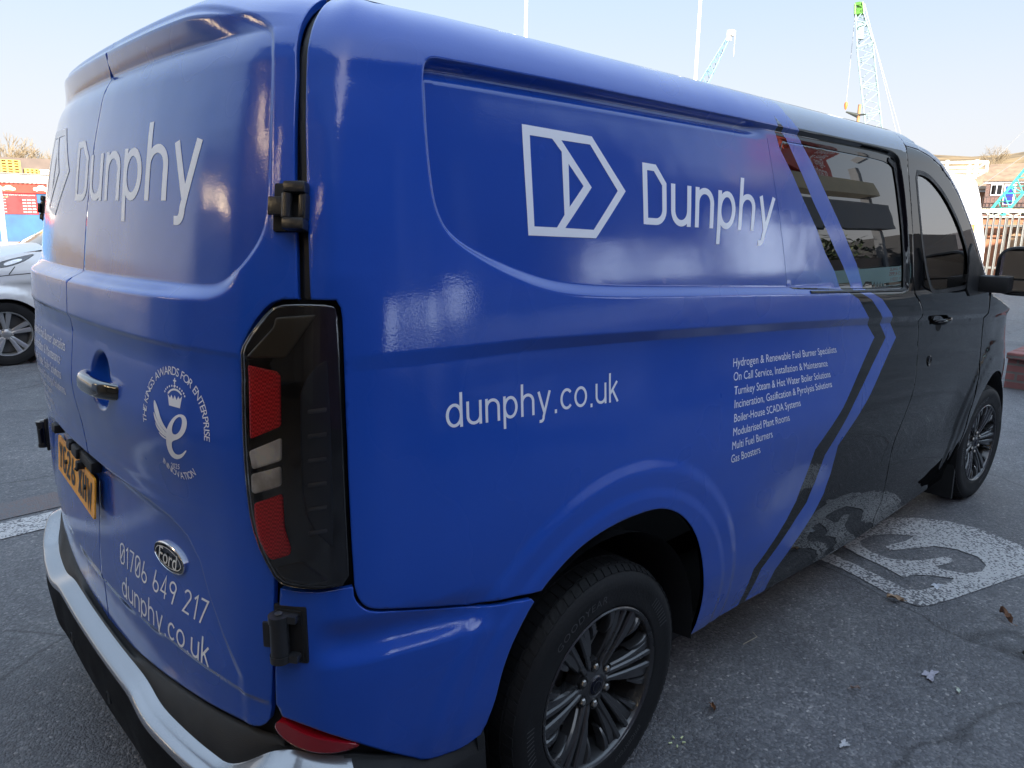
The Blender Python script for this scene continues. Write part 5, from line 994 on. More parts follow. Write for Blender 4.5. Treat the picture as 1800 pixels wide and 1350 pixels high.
# ---- car (side, bonnet, lamps, wheels)
def car(loc,rz,paint,label,name='parked_car',group=None,simple=False):
    root=thing(name,loc,label,'car',group,rz); prt={}
    def Y(x,z): 
        z=np.asarray(z,float);x=np.asarray(x,float); w=np.interp(z,[.2,.45,.75,1.0,1.12,1.62],[.84,.90,.915,.89,.86,.62]); 
        w=w*(1-.16*np.clip((.55-x)/.55,0,1)**2.2)*(1-.12*np.clip((x-3.8)/.5,0,1)**2)
        a=np.hypot(x-.90,z-.35); b_=np.hypot(x-3.35,z-.35); w=w+.018*(1-sstep(.42,.50,a))+.018*(1-sstep(.42,.50,b_))-.012*(1-sstep(0,.03,np.abs(z-(.80+.05*x)))) ; return w
    def mk(sg):
        def Ff(s,v,off=0.): s=np.asarray(s,float);v=np.asarray(v,float); return np.stack([s,sg*(Y(s,v)+off),v+0*s],-1)
        return Ff
    ar=lambda cx:[(cx+.375*math.cos(t),.35+.375*math.sin(t)) for t in np.linspace(math.pi+.25,-.25,28)]
    prof=[(.02,.28),(0,.45),(.02,.74),(.10,.92),(.30,1.04),(.70,1.12),(1.15,1.20),(1.9,1.24),(3.6,1.24),(4.2,1.16),(4.35,.95),(4.36,.3)]+[(3.71,.25)]+ar(3.35)[::-1]+[(1.26,.25)]+ar(.90)[::-1]+[(.53,.27)]
    lampp=smoothpoly([(.86,1.045),(.88,1.085),(.96,1.12),(1.08,1.15),(1.28,1.195),(1.16,1.115),(1.06,1.075),(.95,1.045)],1)
    pm=paint
    for sg in(-1,1):
        bd=panel('body_side',prof,[pm],root,h=.05,Ff=mk(sg),gap=0,roundedge=False,holes=[lampp],thick=.03)
        if sg==1:
            for p in bd.data.polygons: pass
        lm=panel('headlight',lampp,[mat('headlamp_glass',(.10,.11,.13),.05,coat=1)],root,h=.03,Ff=mk(sg),gap=.004,off=-.004,roundedge=False)
        panel('lamp_reflector',smoothpoly([(.96,1.065),(1.04,1.085),(1.13,1.12),(1.12,1.14),(1.02,1.12),(.95,1.09)],1),[M['silver']],lm,h=.03,Ff=mk(sg),gap=0,off=.001,thick=.002,roundedge=False)
        panel('side_glass',[(1.35,1.17),(1.95,1.55),(2.4,1.62),(3.3,1.60),(3.9,1.22),(3.6,1.19)],[M['blackglass']],root,h=.1,Ff=mk(sg),gap=0,roundedge=False)
        for ln in ([(1.05,1.055),(.985,.975)],[(.30,.90),(.95,.965)],[(.95,.965),(1.9,1.03)]):
            A=np.array(ln); t=A[1]-A[0]; t/=np.linalg.norm(t); nn=np.array([-t[1],t[0]])*.004; panel('shut_line',[tuple(A[0]-nn),tuple(A[1]-nn),tuple(A[1]+nn),tuple(A[0]+nn)],[M['gapdark']],root,h=.05,Ff=mk(sg),gap=0,off=.0015,thick=.001,roundedge=False)
    # top surfaces
    V=[];Fs=[];st=[(.0,.45),(.02,.74),(.10,.92),(.30,1.04),(.70,1.12),(1.15,1.20),(1.35,1.23),(1.95,1.60),(2.4,1.67),(3.3,1.65),(3.9,1.28),(4.2,1.16),(4.35,.95),(4.36,.4)]; nt=12
    for x,z in st:
        w=float(Y(x,z))
        for j in range(nt+1): t=2*j/nt-1; V.append((x-.06*(1-t*t)*(1 if x<1.2 else -1),w*t,z+.05*(1-t*t)))
    mi=[]
    for i in range(len(st)-1):
        for j in range(nt): Fs.append((i*(nt+1)+j,(i+1)*(nt+1)+j,(i+1)*(nt+1)+j+1,i*(nt+1)+j+1)); mi.append(1 if i in(6,9) else 0)
    link('bonnet_and_roof',mesh('bonnet_and_roof',V,Fs,[pm,M['blackglass']],mi,True),root)
    for cx in(.90,3.35):
        b=MB(); b.lathe([(.40,.62),(.40,.80),(.39,.88)],(cx,0,.35),(0,1,0),28); b.lathe([(.40,-.62),(.40,-.80),(.39,-.88)],(cx,0,.35),(0,1,0),28); b.box((cx,0,.45),(.78,1.2,.6)); b.obj('arch_liner',[M['gapdark']],root,smooth=True)
        for sg in(-1,1):
            c=np.array((cx,sg*.905,.345)); ax=np.array((0,sg,0.)); wh=link('wheel',None,root)
            b=MB(); b.lathe([(.235,-.20),(.33,-.20),(.345,-.17),(.345,-.03),(.33,-.004),(.30,0),(.26,-.002),(.243,-.006),(.238,-.02)],c,ax,64); b.obj('tyre',[M['tyre']],wh,smooth=True)
            b=MB(); b.lathe([(.236,-.18),(.240,-.012),(.236,-.004),(.228,-.006),(.222,-.03),(.215,-.15)],c,ax,64); rm=b.obj('rim',[mat('silver_alloy',(.36,.37,.38),.3,metal=.7)],wh,smooth=True)
            b=MB(); q=Vector(ax).to_track_quat('Z','Y')
            for i in range(5):
                for s2 in(-1,1):
                    an=math.radians(90+72*i)+s2*.17; d=np.array(q@Vector((math.cos(an),math.sin(an),0)));e=np.array(q@Vector((-math.sin(an),math.cos(an),0))); VV=[];FF=[]
                    for k_ in range(5):
                        t=k_/4; r=.045+.185*t; ww=.030+.022*t; z=-.045+.025*t
                        for x_,zz in((-ww/2,z-.03),(-ww/2,z),(0,z+.006),(ww/2,z),(ww/2,z-.03)): VV.append(c+r*d+x_*e+zz*ax)
                    for k_ in range(4):
                        for j in range(4): FF.append((k_*5+j,k_*5+j+1,(k_+1)*5+j+1,(k_+1)*5+j))
                    b.add(VV,FF)
            b.lathe([(.0001,-.030),(.035,-.032),(.055,-.045)],c,ax,24); b.obj('spokes',[mat('silver_alloy_face',(.42,.42,.43),.28,metal=.75)],wh,smooth=True)
            b=MB(); b.lathe([(.21,-.10),(.12,-.10),(.0001,-.11)],c,ax,32); b.obj('brake_disc',[mat('dull_disc',(.08,.08,.08),.5,metal=.5)],wh)
            b=MB()
            for i in range(5): an=math.radians(90+36+72*i); p=c+np.array(q@Vector((.052*math.cos(an),.052*math.sin(an),0))); b.lathe([(.013,-.05),(.013,-.034),(.0001,-.032)],p,ax,10)
            b.obj('wheel_nuts',[M['steel']],wh)
    b=MB(); b.box((2.1,0,.30),(4.0,1.5,.16)); b.obj('underbody',[M['gapdark']],root)
    return root
M['silverpaint']=mat('silver_car_paint',(.66,.67,.70),.32,metal=.15,coat=1)
car((.0,7.25+.905,.0),0,M['silverpaint'],'silver car parked behind the van at the left edge of the picture')
M['greypaint']=mat('pale_grey_car_paint',(.30,.31,.33),.3,metal=.4,coat=1)
car((13.2,2.2,.0),math.radians(25),M['greypaint'],'pale grey car parked beyond the van nose, mostly hidden behind its door mirror')
car((2.6,-6.3,.0),0,mat('white_car_paint',(.72,.72,.73),.3,coat=1),'white car parked in front of the shop on the right, behind the camera side')
car((8.6,-6.5,.0),0,mat('champagne_car_paint',(.50,.46,.40),.3,metal=.2,coat=1),'champagne car parked beyond the white one by the shop')
# ---- car wash across the road
K_=1.615; OW=C0+(np.array([4.1,23.52,0])-C0)*K_; OW[2]=0; eW=np.array([.993,-.118,0]); nW=np.array([-.118,-.993,0])
def zz(z): return 1.584+(z-1.584)*K_
def wp(u,z,d=0): return OW+eW*u*K_+np.array([0,0,zz(z)])+nW*d
def wbox(b,u0,u1,z0,z1,d0,d1): b.box(OW+eW*(u0+u1)/2*K_+np.array([0,0,(zz(z0)+zz(z1))/2])+nW*(d0+d1)/2,((u1-u0)*K_,d1-d0,(zz(z1)-zz(z0))),0,(eW,nW,np.array([0,0,1.])))
cw=thing('car_wash_building',(0,0,0),'low blue car wash building with red fascia across the road at far left','building')
M['bluewall']=mat('painted_blue_wall',(.035,.10,.22),.8,var=(1.5,.28),bump=(8,.3,4)); 
b=MB(); wbox(b,-6,7,.70,2.5,-6,0); b.obj('wall',[M['bluewall']],cw)
b=MB(); wbox(b,-6,7,2.53,2.74,-.3,.25); 
for i in range(90): u=-3+i*.11; wbox(b,u,u+.055,2.52,2.545,.25,.27)
b.obj('canopy',[M['white']],cw)
b=MB(); wbox(b,-6,7,2.75,2.785,-6.2,.32); b.obj('roof',[mat('grey_roof_edge',(.18,.17,.16),.8)],cw)
M['signred']=mat('red_sign',(.42,.030,.015),.5,var=(2,.1)); b=MB(); wbox(b,-5.5,5.5,2.235,2.50,.0,.10); fsc=b.obj('fascia',[M['signred']],cw)
def carshape(u,z,L_,H_,m,nm):
    P=[(0,.15),(0,.5),(.06,.62),(.25,.66),(.36,.95),(.5,1.0),(.68,.98),(.82,.66),(.95,.58),(1,.4),(.98,.15),(.88,.12),(.84,0),(.76,0),(.72,.12),(.30,.12),(.26,0),(.18,0),(.14,.12)]
    V=[wp(u+p[0]*L_,z+p[1]*H_,.115) for p in P]; link(nm,mesh(nm,V,[tuple(range(len(P)))],[m]),cw)
M['cream']=mat('pale_yellow_print',(.85,.72,.35),.6); carshape(-.50,2.29,.36,.15,M['cream'],'painted_car_picture'); carshape(.29,2.30,.37,.16,M['white'],'painted_car_picture')
b=MB(); 
V=[wp(-.62,1.64,.05),wp(.355,1.64,.05),wp(.335,2.215,.05),wp(-.62,2.215,.05),wp(-.62,1.64,.0),wp(.355,1.64,.0),wp(.335,2.215,.0),wp(-.62,2.215,.0)]; b.add(V,[(0,1,2,3),(4,5,1,0),(5,6,2,1),(6,7,3,2),(7,4,0,3)]); sg_=b.obj('price_board',[mat('dark_red_board',(.40,.018,.020),.5,var=(3,.1))],cw)
def wtext(t,u0,u1,z,h,m,par,nm='board_writing',d=.055):
    V,Fs=bfont(t); V=V-np.array([V[:,0].min(),0]); W_t=V[:,0].max(); me=mesh(nm,[wp(u0+(u1-u0)*v[0]/W_t,z+v[1]/.7*h,d) for v in V],Fs,[m]); return link(nm,me,par)
wtext('HAND CAR WASH & VALETING CENTRE',-.60,.32,2.165,.022,M['white'],sg_); wtext('PRICE LIST',-.55,-.34,2.10,.03,M['cream'],sg_)
b=MB()
for r_ in range(5):
    for c_ in range(3): b.box(wp(.03+c_*.115-.0,2.04-r_*.085,.056),(.085*K_,.004,.034*K_),0,(eW,nW,np.array([0,0,1.])))
b.obj('price_cells',[mat('pale_pink_print',(.75,.5,.48),.6)],sg_)
b=MB()
for r_ in range(5): b.box(wp(-.48,2.04-r_*.085,.056),(.13*K_,.004,.022*K_),0,(eW,nW,np.array([0,0,1.])))
b.obj('service_lines',[mat('pale_print',(.7,.45,.42),.6)],sg_)
# pallets on its roof
def pallet(u,z,n_,lab,w=.48):
    for k in range(n_):
        b=MB(); z0=z+k*.075
        for (a,c_) in((0,.018),(.052,.07)): wbox(b,u,u+w,z0+a,z0+c_,-1.1,-.1)
        for q in range(4): wbox(b,u+q*w/3.35,u+q*w/3.35+.05,z0+.018,z0+.052,-1.1,-.1)
        b.obj('wooden_pallet',[M['palletwood']],label=lab%(['bottom','second','third','fourth','top'][k if k<n_-1 else 4]),cat='pallet',group='pallets stacked on the car wash roof')
M['palletwood']=mat('orange_pallet_wood',(.55,.33,.08),.8,var=(5,.25))
pallet(-.44,2.785,5,'%s wooden pallet of the tall stack on the car wash roof',.50)
b=MB()
pallet(.14,2.785,2,'%s wooden pallet of the low stack on the car wash roof',.36)
b=MB(); wbox(b,.52,1.2,2.79,2.93,-1.2,-.2); b.obj('white_container',[M['white']],label='white block on the car wash roof right of the pallets',cat='crate')
b=MB(); b.box(OW+eW*3+nW*-12+np.array([0,0,2.35]),(16,9,4.7),0,(eW,nW,np.array([0,0,1.]))); b.obj('warehouse',[mat('brown_brick_shed',(.13,.10,.085),.9,var=(2,.2))],label='long low brown shed roof behind the car wash pallets',cat='building')
# leaning white pole
b=MB(); p0=C0+(np.array([1.85,12.75,1.13])-C0)*1.8; p1=C0+(np.array([1.86,12.74,1.9])-C0)*1.8; dd=(p1-p0)/np.linalg.norm(p1-p0); b.tube(p0-dd*.6,p1+dd*.3,.075,n=12); b.obj('leaning_pole',[mat('pale_cyan_pole',(.65,.75,.78),.5)],smooth=True,label='pale leaning pole in front of the car wash price board',cat='pole')
# ---- posts
def post(p,r,h0,lab,m): b=MB(); b.tube((p[0],p[1],0),(p[0],p[1],h0),r,r*.8,n=12); b.lathe([(r*1.6,0),(r*1.6,.25),(r,.3)],(p[0],p[1],0),(0,0,1),12); return b.obj('lamp_post',[m],smooth=True,label=lab,cat='post')
M['postwhite']=mat('white_post',(.8,.8,.8),.4); post((20.4,19.48),.075,13,'tall thin white post rising behind the middle of the van roof',M['postwhite']); post((24.5,14.5),.070,13,'tall thin white post just left of the small crane tip',M['postwhite'])
# ---- lattice booms
def lattice(b,a,c,w0,w1,n_,r,up=None):
    """square lattice between a and c, widths w0,w1"""
    a=np.array(a,float);c=np.array(c,float); d=(c-a)/np.linalg.norm(c-a); x=np.cross(d,(0,0,1)) if abs(d[2])<.95 else np.cross(d,(1,.4,0)); x/=np.linalg.norm(x); y=np.cross(d,x)
    cor=lambda t,i:a+(c-a)*t+(x*(1 if i in(0,3) else -1)+y*(1 if i<2 else -1))*(w0+(w1-w0)*t)/2
    for i in range(4): b.tube(cor(0,i),cor(1,i),r*1.5,n=5,caps=False)
    for k in range(n_):
        for i in range(4):
            j=(i+1)%4; A=cor(k/n_,i); B=cor((k+1)/n_,j); 
            if k%2: A,B=cor(k/n_,j),cor((k+1)/n_,i)
            b.tube(A,B,r,n=4,caps=False)
            if k%3==0: b.tube(cor(k/n_,i),cor(k/n_,j),r,n=4,caps=False)
M['craneg']=mat('pale_green_crane_paint',(.27,.37,.37),.5); M['cranetop']=mat('yellow_green_paint',(.10,.26,.05),.5)
eC=np.array([.36,-.933,0]); OC=np.array([83,32,0.]); cp=lambda u,z:OC+eC*u+np.array([0,0,z])
cr=thing('tower_crane',(0,0,0),'tall pale green lattice crane jib standing against the sky at right','crane')
b=MB(); lattice(b,cp(2.6,5),cp(-.6,20.1),1.6,1.5,16,.035); lj=b.obj('jib',[M['craneg']],cr)
b=MB(); lattice(b,cp(-.6,20.3),cp(-1.5,23.6),1.5,.7,5,.045); b.box(cp(-1.15,21.8),(.5,.5,1.5),0,(eC,np.array([-eC[1],eC[0],0])*-1,np.array([-.25,0,1.]))); b.obj('jib_top',[M['craneg']],cr)
b=MB(); lattice(b,cp(-1.5,23.5),cp(-1.65,24.5),.8,.7,2,.07); b.box(cp(-1.6,24.45),(.9,.5,.3)); b.box(cp(-1.55,23.8),(.5,.4,.8)); b.obj('jib_head',[M['cranetop']],cr)
b=MB(); b.tube(cp(-1.2,24.5),cp(5.2,7.5),.028,n=4); b.tube(cp(-1.1,24.5),cp(4.7,7.5),.028,n=4); b.tube(cp(-1.9,24.3),cp(-1.84,14.9),.022,n=4); b.obj('crane_cables',[mat('cable',(.35,.36,.38),.5)],cr)
b=MB(); b.lathe([(.0001,.4),(.16,.25),(.18,0),(.10,-.35),(.0001,-.5)],cp(-1.84,14.5),(0,0,1),12); b.obj('hook_block',[mat('orange_hook',(.7,.16,.03),.5)],cr,smooth=True)
eD=np.array([.5,-.86,0]); OD=np.array([76,45,0.]); cq=lambda u,z:OD+eD*u+np.array([0,0,z])
c1=thing('crane',(0,0,0),'short pale blue crane jib with white head, poking above the van roof','crane')
b=MB(); lattice(b,cq(-4.5,12.5),cq(.15,21.8),1.5,.35,14,.035); b.obj('jib',[mat('pale_blue_crane_paint',(.14,.26,.34),.5)],c1)
b=MB(); b.box(cq(.5,22.4),(.75,.6,.55)); b.box(cq(.3,21.9),(.35,.4,.5)); b.obj('jib_head',[M['white']],c1); b=MB(); b.tube(cq(.92,22.3),cq(.92,20),.02,n=4); b.obj('crane_cables',[mat('cable2',(.4,.4,.4),.5)],c1)
b3=thing('crane_boom',(0,0,0),'bright turquoise lattice boom slanting over the fence at the right edge','crane boom')
eB=np.array([.16,-.987,0]); OB=np.array([42,7.,0]); cb=lambda u,z:OB+eB*u+np.array([0,0,z])
b=MB(); lattice(b,cb(-1.25,2.45),cb(.9,6.0),.62,.70,10,.026); b.obj('boom_lattice',[mat('turquoise_paint',(.06,.50,.38),.45)],b3)
b=MB(); b.tube(cb(.9,6.3),cb(-6.0,.4),.012,n=4); b.tube(cb(1.2,8.6),cb(-1.6,5.1),.012,n=4); b.obj('boom_cables',[mat('cable3',(.3,.3,.3),.5)],b3)
# wooden mast with a loud hailer
eM=np.array([.36,-.933,0]); OM=np.array([55,21,0.]); mm=lambda u,z:OM+eM*u+np.array([0,0,z])
ms=thing('wooden_mast',tuple(mm(.07,0)),'brown wooden pole with a dark floodlight tray above the van roof','pole')
b=MB(); b.tube((0,0,0),(0,0,10.2),.13,.10,n=10); b.obj('pole',[mat('brown_wood',(.30,.15,.07),.8,var=(4,.3))],ms,smooth=True)
b=MB(); b.tube(tuple(eM*-.05+np.array([0,0,9.45])),tuple(eM*-.85+np.array([0,0,9.75])),.16,.05,n=8); b.box(tuple(eM*.1+np.array([0,0,9.5])),(.3,.7,.08)); b.obj('floodlight',[mat('dark_lamp',(.04,.045,.04),.5)],ms)
# ---- white high-roof van with a rack, fence, houses
wv_=thing('white_van',(0,0,0),'tall white van with roof rack and orange sign beyond the black cab','van')
OV=np.array([20.9,3.4,0]); eV=np.array([-.35,.937,0]); nV=np.array([-.937,-.35,0]); vv=lambda u,z,d=0:OV+eV*u+np.array([0,0,z])+nV*d
b=MB(); prof=[(-.12,.45),(-.10,1.2),(.05,1.9),(.16,2.4),(.28,2.75),(.42,2.90),(.9,2.97),(6.3,3.02),(6.4,2.9),(6.4,.45)]
b.prism(prof,-2.0,0,fr=(eV,np.array([0,0,1.]),nV),o=OV); b.obj('body',[mat('glossy_white_paint',(.80,.80,.80),.25,coat=.6)],wv_)
b=MB()
for u in(.33,.97,2.2,3.4):
    b.tube(vv(u,2.85,-.1),vv(u,3.30,-.1),.045,n=8); b.tube(vv(u,2.85,-1.8),vv(u,3.30,-1.8),.045,n=8)
for z in(3.24,3.02): b.tube(vv(.10,z,-.1),vv(5.5,z,-.1),.035,n=8); b.tube(vv(.10,z,-1.8),vv(5.5,z,-1.8),.035,n=8); b.tube(vv(.10,z,-.1),vv(.10,z,-1.8),.035,n=8)
b.tube(vv(.10,3.24,-.1),vv(.10,3.0,-.1),.035,n=8); b.obj('roof_rack',[mat('cream_rack_paint',(.75,.72,.62),.5)],wv_,smooth=True)
b=MB(); b.box(vv(.29,1.58,.012),(.22,.01,.30),0,(eV,nV,np.array([0,0,1.]))); sq_=b.obj('orange_square',[mat('orange_print',(.80,.25,.05),.5)],wv_); b=MB(); b.box(vv(.29,1.56,.022),(.13,.01,.20),0,(eV,nV,np.array([0,0,1.]))); b.obj('white_square',[M['white']],sq_)
b=MB(); b.box(vv(2.2,1.55,.012),(2.2,.01,.14),0,(eV,nV,np.array([0,0,1.]))); b.obj('red_stripe',[mat('red_print',(.7,.06,.04),.5)],wv_)
for u in(.9,5.2):
    b=MB(); b.lathe([(.0001,.02),(.22,.02),(.24,0),(.36,0),(.36,-.2)],vv(u,.36,.02),nV,28); b.obj('wheel',[M['tyre']],wv_,smooth=True)
fe=thing('palisade_fence',(0,0,0),'pale steel palisade fence with dark posts at the right edge','fence')
OF=np.array([24.,3.2,0]); eF=np.array([.25,-.968,0]); nF=np.array([-.968,-.25,0]); ff_=lambda u,z,d=0:OF+eF*u+np.array([0,0,z])+nF*d
M['palis']=mat('pale_galvanised',(.15,.148,.14),.6,metal=.2,var=(2,.25)); b=MB()
for i in range(46):
    u=-4.5+i*.145+rnd.uniform(-.01,.01); b.prism([(-.032,0),(-.02,.012),(0,.004),(.02,.012),(.032,0)],.0,1.93+rnd.uniform(-.02,.02),fr=(eF,nF,np.array([0,0,1.])),o=ff_(u,.05,.03))
b.obj('palings',[M['palis']],fe)
for z in(1.72,.55):
    b=MB(); b.box(ff_(-1.2,z,.0),(6.8,.04,.06),0,(eF,nF,np.array([0,0,1.]))); b.obj('rail',[M['palis']],fe)
for u in(-3.2,-.43,2.3):
    b=MB(); b.box(ff_(u,.98,-.03),(.09,.08,1.95),0,(eF,nF,np.array([0,0,1.]))); b.obj('post',[mat('dark_post',(.06,.055,.05),.7)],fe)
gb=thing('gantry_beam',(0,0,0),'cream lattice gantry beam running level behind the palisade fence','beam'); b=MB()
A_=ff_(-4.5,2.16,-1.5);B_=ff_(3,2.16,-1.5); b.box((A_+B_)/2,(7.6,.10,.11),0,(eF,nF,np.array([0,0,1.]))); A2=ff_(-4.5,1.98,-1.5);B2=ff_(3,1.98,-1.5); b.box((A2+B2)/2,(7.6,.05,.03),0,(eF,nF,np.array([0,0,1.])))
for i in range(30): b.tube(ff_(-4.5+i*.25,2.0 if i%2 else 2.13,-1.5),ff_(-4.25+i*.25,2.13 if i%2 else 2.0,-1.5),.018,n=5)
b.obj('beam',[mat('cream_steel',(.80,.74,.55),.5)],gb)
b=MB()
for u in(-4.3,2.8): b.box(ff_(u,1.0,-1.5),(.14,.14,2.1),0,(eF,nF,np.array([0,0,1.])))
b.obj('beam_post',[mat('cream_steel2',(.7,.65,.5),.6)],gb)
for k,(u,z,w,h,col,lab) in enumerate([(-.6,1.75,1.1,.5,(.30,.12,.06),'dull orange skip standing behind the palisade fence'),(.6,1.35,1.5,.8,(.30,.18,.10),'rusty orange container behind the fence at the right edge')]):
    b=MB(); b.prism([(-w/2,0),(w/2,0),(w/2+.15,h),(-w/2-.15,h)],-.8,0,fr=(eF,np.array([0,0,1.]),nF),o=ff_(u,z-h/2,-2.6)); b.box(ff_(u,z+h/2,-2.55),(w+.4,.1,.06),0,(eF,nF,np.array([0,0,1.])));  b.box(ff_(u,(z-h/2)/2,-3.0),(w*.8,.6,z-h/2),0,(eF,nF,np.array([0,0,1.]))); b.obj('skip',[mat('rusty_paint',col,.7,var=(4,.3))],label=lab,cat='skip')
M['brick']=None
def brickmat(name,c1,c2,mortar,sc,bw=.225,bh=.075):
    m,t,b=nodes(name);N=t.nodes;L=t.links;tc=N.new('ShaderNodeTexCoord');mp=N.new('ShaderNodeMapping'); 
    sx=N.new('ShaderNodeSeparateXYZ'); L.new(tc.outputs['Object'],sx.inputs[0]); ad=N.new('ShaderNodeMath'); ad.operation='ADD'; L.new(sx.outputs[0],ad.inputs[0]); L.new(sx.outputs[1],ad.inputs[1]); cx=N.new('ShaderNodeCombineXYZ'); L.new(ad.outputs[0],cx.inputs[0]); L.new(sx.outputs[2],cx.inputs[1])
    br=N.new('ShaderNodeTexBrick'); br.inputs['Scale'].default_value=1; br.inputs['Brick Width'].default_value=bw; br.inputs['Row Height'].default_value=bh; br.inputs['Mortar Size'].default_value=sc; br.inputs['Color1'].default_value=(*c1,1);br.inputs['Color2'].default_value=(*c2,1);br.inputs['Mortar'].default_value=(*mortar,1); L.new(cx.outputs[0],br.inputs['Vector'])
    n=N.new('ShaderNodeTexNoise'); n.inputs['Scale'].default_value=6; n.inputs['Detail'].default_value=5; L.new(tc.outputs['Object'],n.inputs['Vector']); mx=N.new('ShaderNodeMix'); mx.data_type='RGBA'; mx.blend_type='MULTIPLY'; mx.inputs[0].default_value=.6; L.new(br.outputs['Color'],mx.inputs[6]); L.new(n.outputs['Fac'],mx.inputs[7]); L.new(mx.outputs[2],b.inputs['Base Color']); b.inputs['Roughness'].default_value=.85
    bu=N.new('ShaderNodeBump'); bu.inputs['Strength'].default_value=.6; bu.inputs['Distance'].default_value=.01; bu.invert=True; L.new(br.outputs['Fac'],bu.inputs['Height']); L.new(bu.outputs[0],b.inputs['Normal']); return m
M['brick']=brickmat('red_brick',(.22,.08,.06),(.15,.06,.05),(.30,.27,.24),.012)
M['bigbrick']=brickmat('red_block',(.30,.11,.10),(.20,.08,.08),(.16,.14,.13),.012,.22,.085)
def house(o,e,w,d,ze,zr,lab,wallm,roofm,front=True,hip=True):
    e=np.array(e,float);e/=np.linalg.norm(e); n_=np.array([e[1],-e[0],0]); 
    if (np.array(o)-C0)@n_>0: n_=-n_
    h_=thing('brick_house',(0,0,0),lab,'house'); P=lambda u,z,dd:np.array(o,float)+e*u+n_*dd+np.array([0,0,z])
    b=MB(); b.box(P(w/2,ze/2,-d/2),(w,d,ze),0,(e,n_,np.array([0,0,1.]))); b.obj('wall',[wallm],h_)
    b=MB(); ov=.35; V=[P(-ov,ze,ov),P(w+ov,ze,ov),P(w+ov,ze,-d-ov),P(-ov,ze,-d-ov),P(-ov,zr,-d/2),P(w+ov,zr,-d/2)]; V+=[v-np.array([0,0,.16]) for v in V[:4]]
    b.add(V,[(0,1,5,4),(2,3,4,5),(0,4,3),(1,2,5),(0,6,7,1),(1,7,8,2),(2,8,9,3),(3,9,6,0),(6,9,8,7)]); b.obj('roof',[roofm],h_)
    b=MB(); b.box(P(w/2,ze-.25,.02),(w+.5,.25,.20),0,(e,n_,np.array([0,0,1.]))); b.obj('fascia_board',[M['white']],h_)
    return h_,P,e,n_
M['tiles']=mat('brown_roof_tiles',(.22,.15,.10),.85,var=(1.5,.25),bump=(30,.4))  # brown tile colour, tone varied at random
hs,P,e_h,n_h=house((90.1,21.4,0),(.12,-.993,0),14,7,6.75,8.6,'dark brick house with white windows and a blue door at the right edge',M['brick'],M['tiles'])
def win(P,e,n_,u,z,w,h,par,m=None,nm='window'):
    b=MB(); b.box(P(u,z,.03),(w,.10,h),0,(e,n_,np.array([0,0,1.]))); f_=b.obj(nm,[M['white']],par); b=MB()
    if nm=='window':
        for q in(-1,1): b.box(P(u+q*w*.24,z,.09),(w*.38,.04,h*.82),0,(e,n_,np.array([0,0,1.])))
    else: b.box(P(u,z-.05,.09),(w*.72,.04,h*.86),0,(e,n_,np.array([0,0,1.])))
    b.obj('pane' if nm=='window' else 'door_leaf',[m or M['blackglass']],f_)
for u,z in((1.0,5.75),(3.9,5.75),(6.8,5.75),(1.0,3.0),(3.9,3.0)): win(P,e_h,n_h,u,z,1.05,1.15,hs)
win(P,e_h,n_h,2.15,5.25,1.0,2.1,hs,mat('royal_blue_door',(.03,.04,.28),.4),'front_door')
b=MB()
for i in range(40): b.box(P(i*.35,4.45,1.0),(.04,.04,1.0),0,(e_h,n_h,np.array([0,0,1.])))
b.box(P(7,4.98,1.0),(14,.06,.06),0,(e_h,n_h,np.array([0,0,1.]))); b.box(P(7,3.95,.5),(14,1.1,.12),0,(e_h,n_h,np.array([0,0,1.]))); b.obj('balcony',[mat('dark_railing',(.05,.04,.04),.6)],hs)
hs2,P2,e2,n2=house((96,27.5,0),(.30,-.954,0),6.5,6,6.2,8.2,'orange brick house end with brown roof left of the blue door house',mat('orange_render',(.28,.13,.07),.85,var=(1,.2)),M['tiles'])
hs3,P3,e3,n3=house((120,44,0),(.30,-.954,0),20,8,8.2,10.8,'long brown roofed terrace furthest back behind the roof rack',mat('tan_render',(.25,.18,.12),.85,var=(1,.2)),M['tiles'])
b=MB(); b.box((9.9,-.55,.16),(3.3,.62,.32)); 
for i in range(15): b.box((8.30+i*.22,-.55,.345),(.205,.64,.065),0,None,.012)
o_=b.obj('brick_planter_wall',[M['bigbrick']],label='low red block wall standing on the tarmac past the front wheel',cat='wall')
# ---- hills and woods
def terrain(name,az0,az1,r0,r1,z1,m,seed):
    rr=random.Random(seed); V=[];Fs=[];na=60;nr=7
    for i in range(na+1):
        a=math.radians(az0+(az1-az0)*i/na); bump_=1+.10*math.sin(i*.31+seed)+.06*math.sin(i*.83+seed*2)
        for j in range(nr+1): t=j/nr; r=r0+(r1-r0)*t; V.append((r*math.cos(a),r*math.sin(a),z1*bump_*(t*t*(3-2*t))*float(np.interp(az0+(az1-az0)*i/na,[45,68],[1,.30]))+rr.uniform(-.3,.3)*t))
    for i in range(na):
        for j in range(nr): Fs.append((i*(nr+1)+j,i*(nr+1)+j+1,(i+1)*(nr+1)+j+1,(i+1)*(nr+1)+j))
    return link(name,mesh(name,V,Fs,[m],None,True),kind='structure')
M['hill']=mat('golden_winter_hillside',(.17,.115,.055),.95,var=(.12,.6),bump=(.5,1,5))
terrain('hills',3,125,150,330,33,M['hill'],3)
b=MB()
def twigs(b,p,d,L_,r,dep,rr,m=0):
    e=p+d*L_; b.tube(p,e,r,r*.7,n=4 if dep<3 else 6,m=m,caps=False)
    if dep==0: return
    for k in range(3 if dep>1 else 4):
        nd=d+np.array([rr.uniform(-.7,.7),rr.uniform(-.7,.7),rr.uniform(-.15,.55)]); nd/=np.linalg.norm(nd); twigs(b,p+d*L_*rr.uniform(.55,1),nd,L_*rr.uniform(.6,.8),r*.62,dep-1,rr,m)
M['bark']=mat('pale_bark',(.22,.165,.10),.9)  # one even pale brown
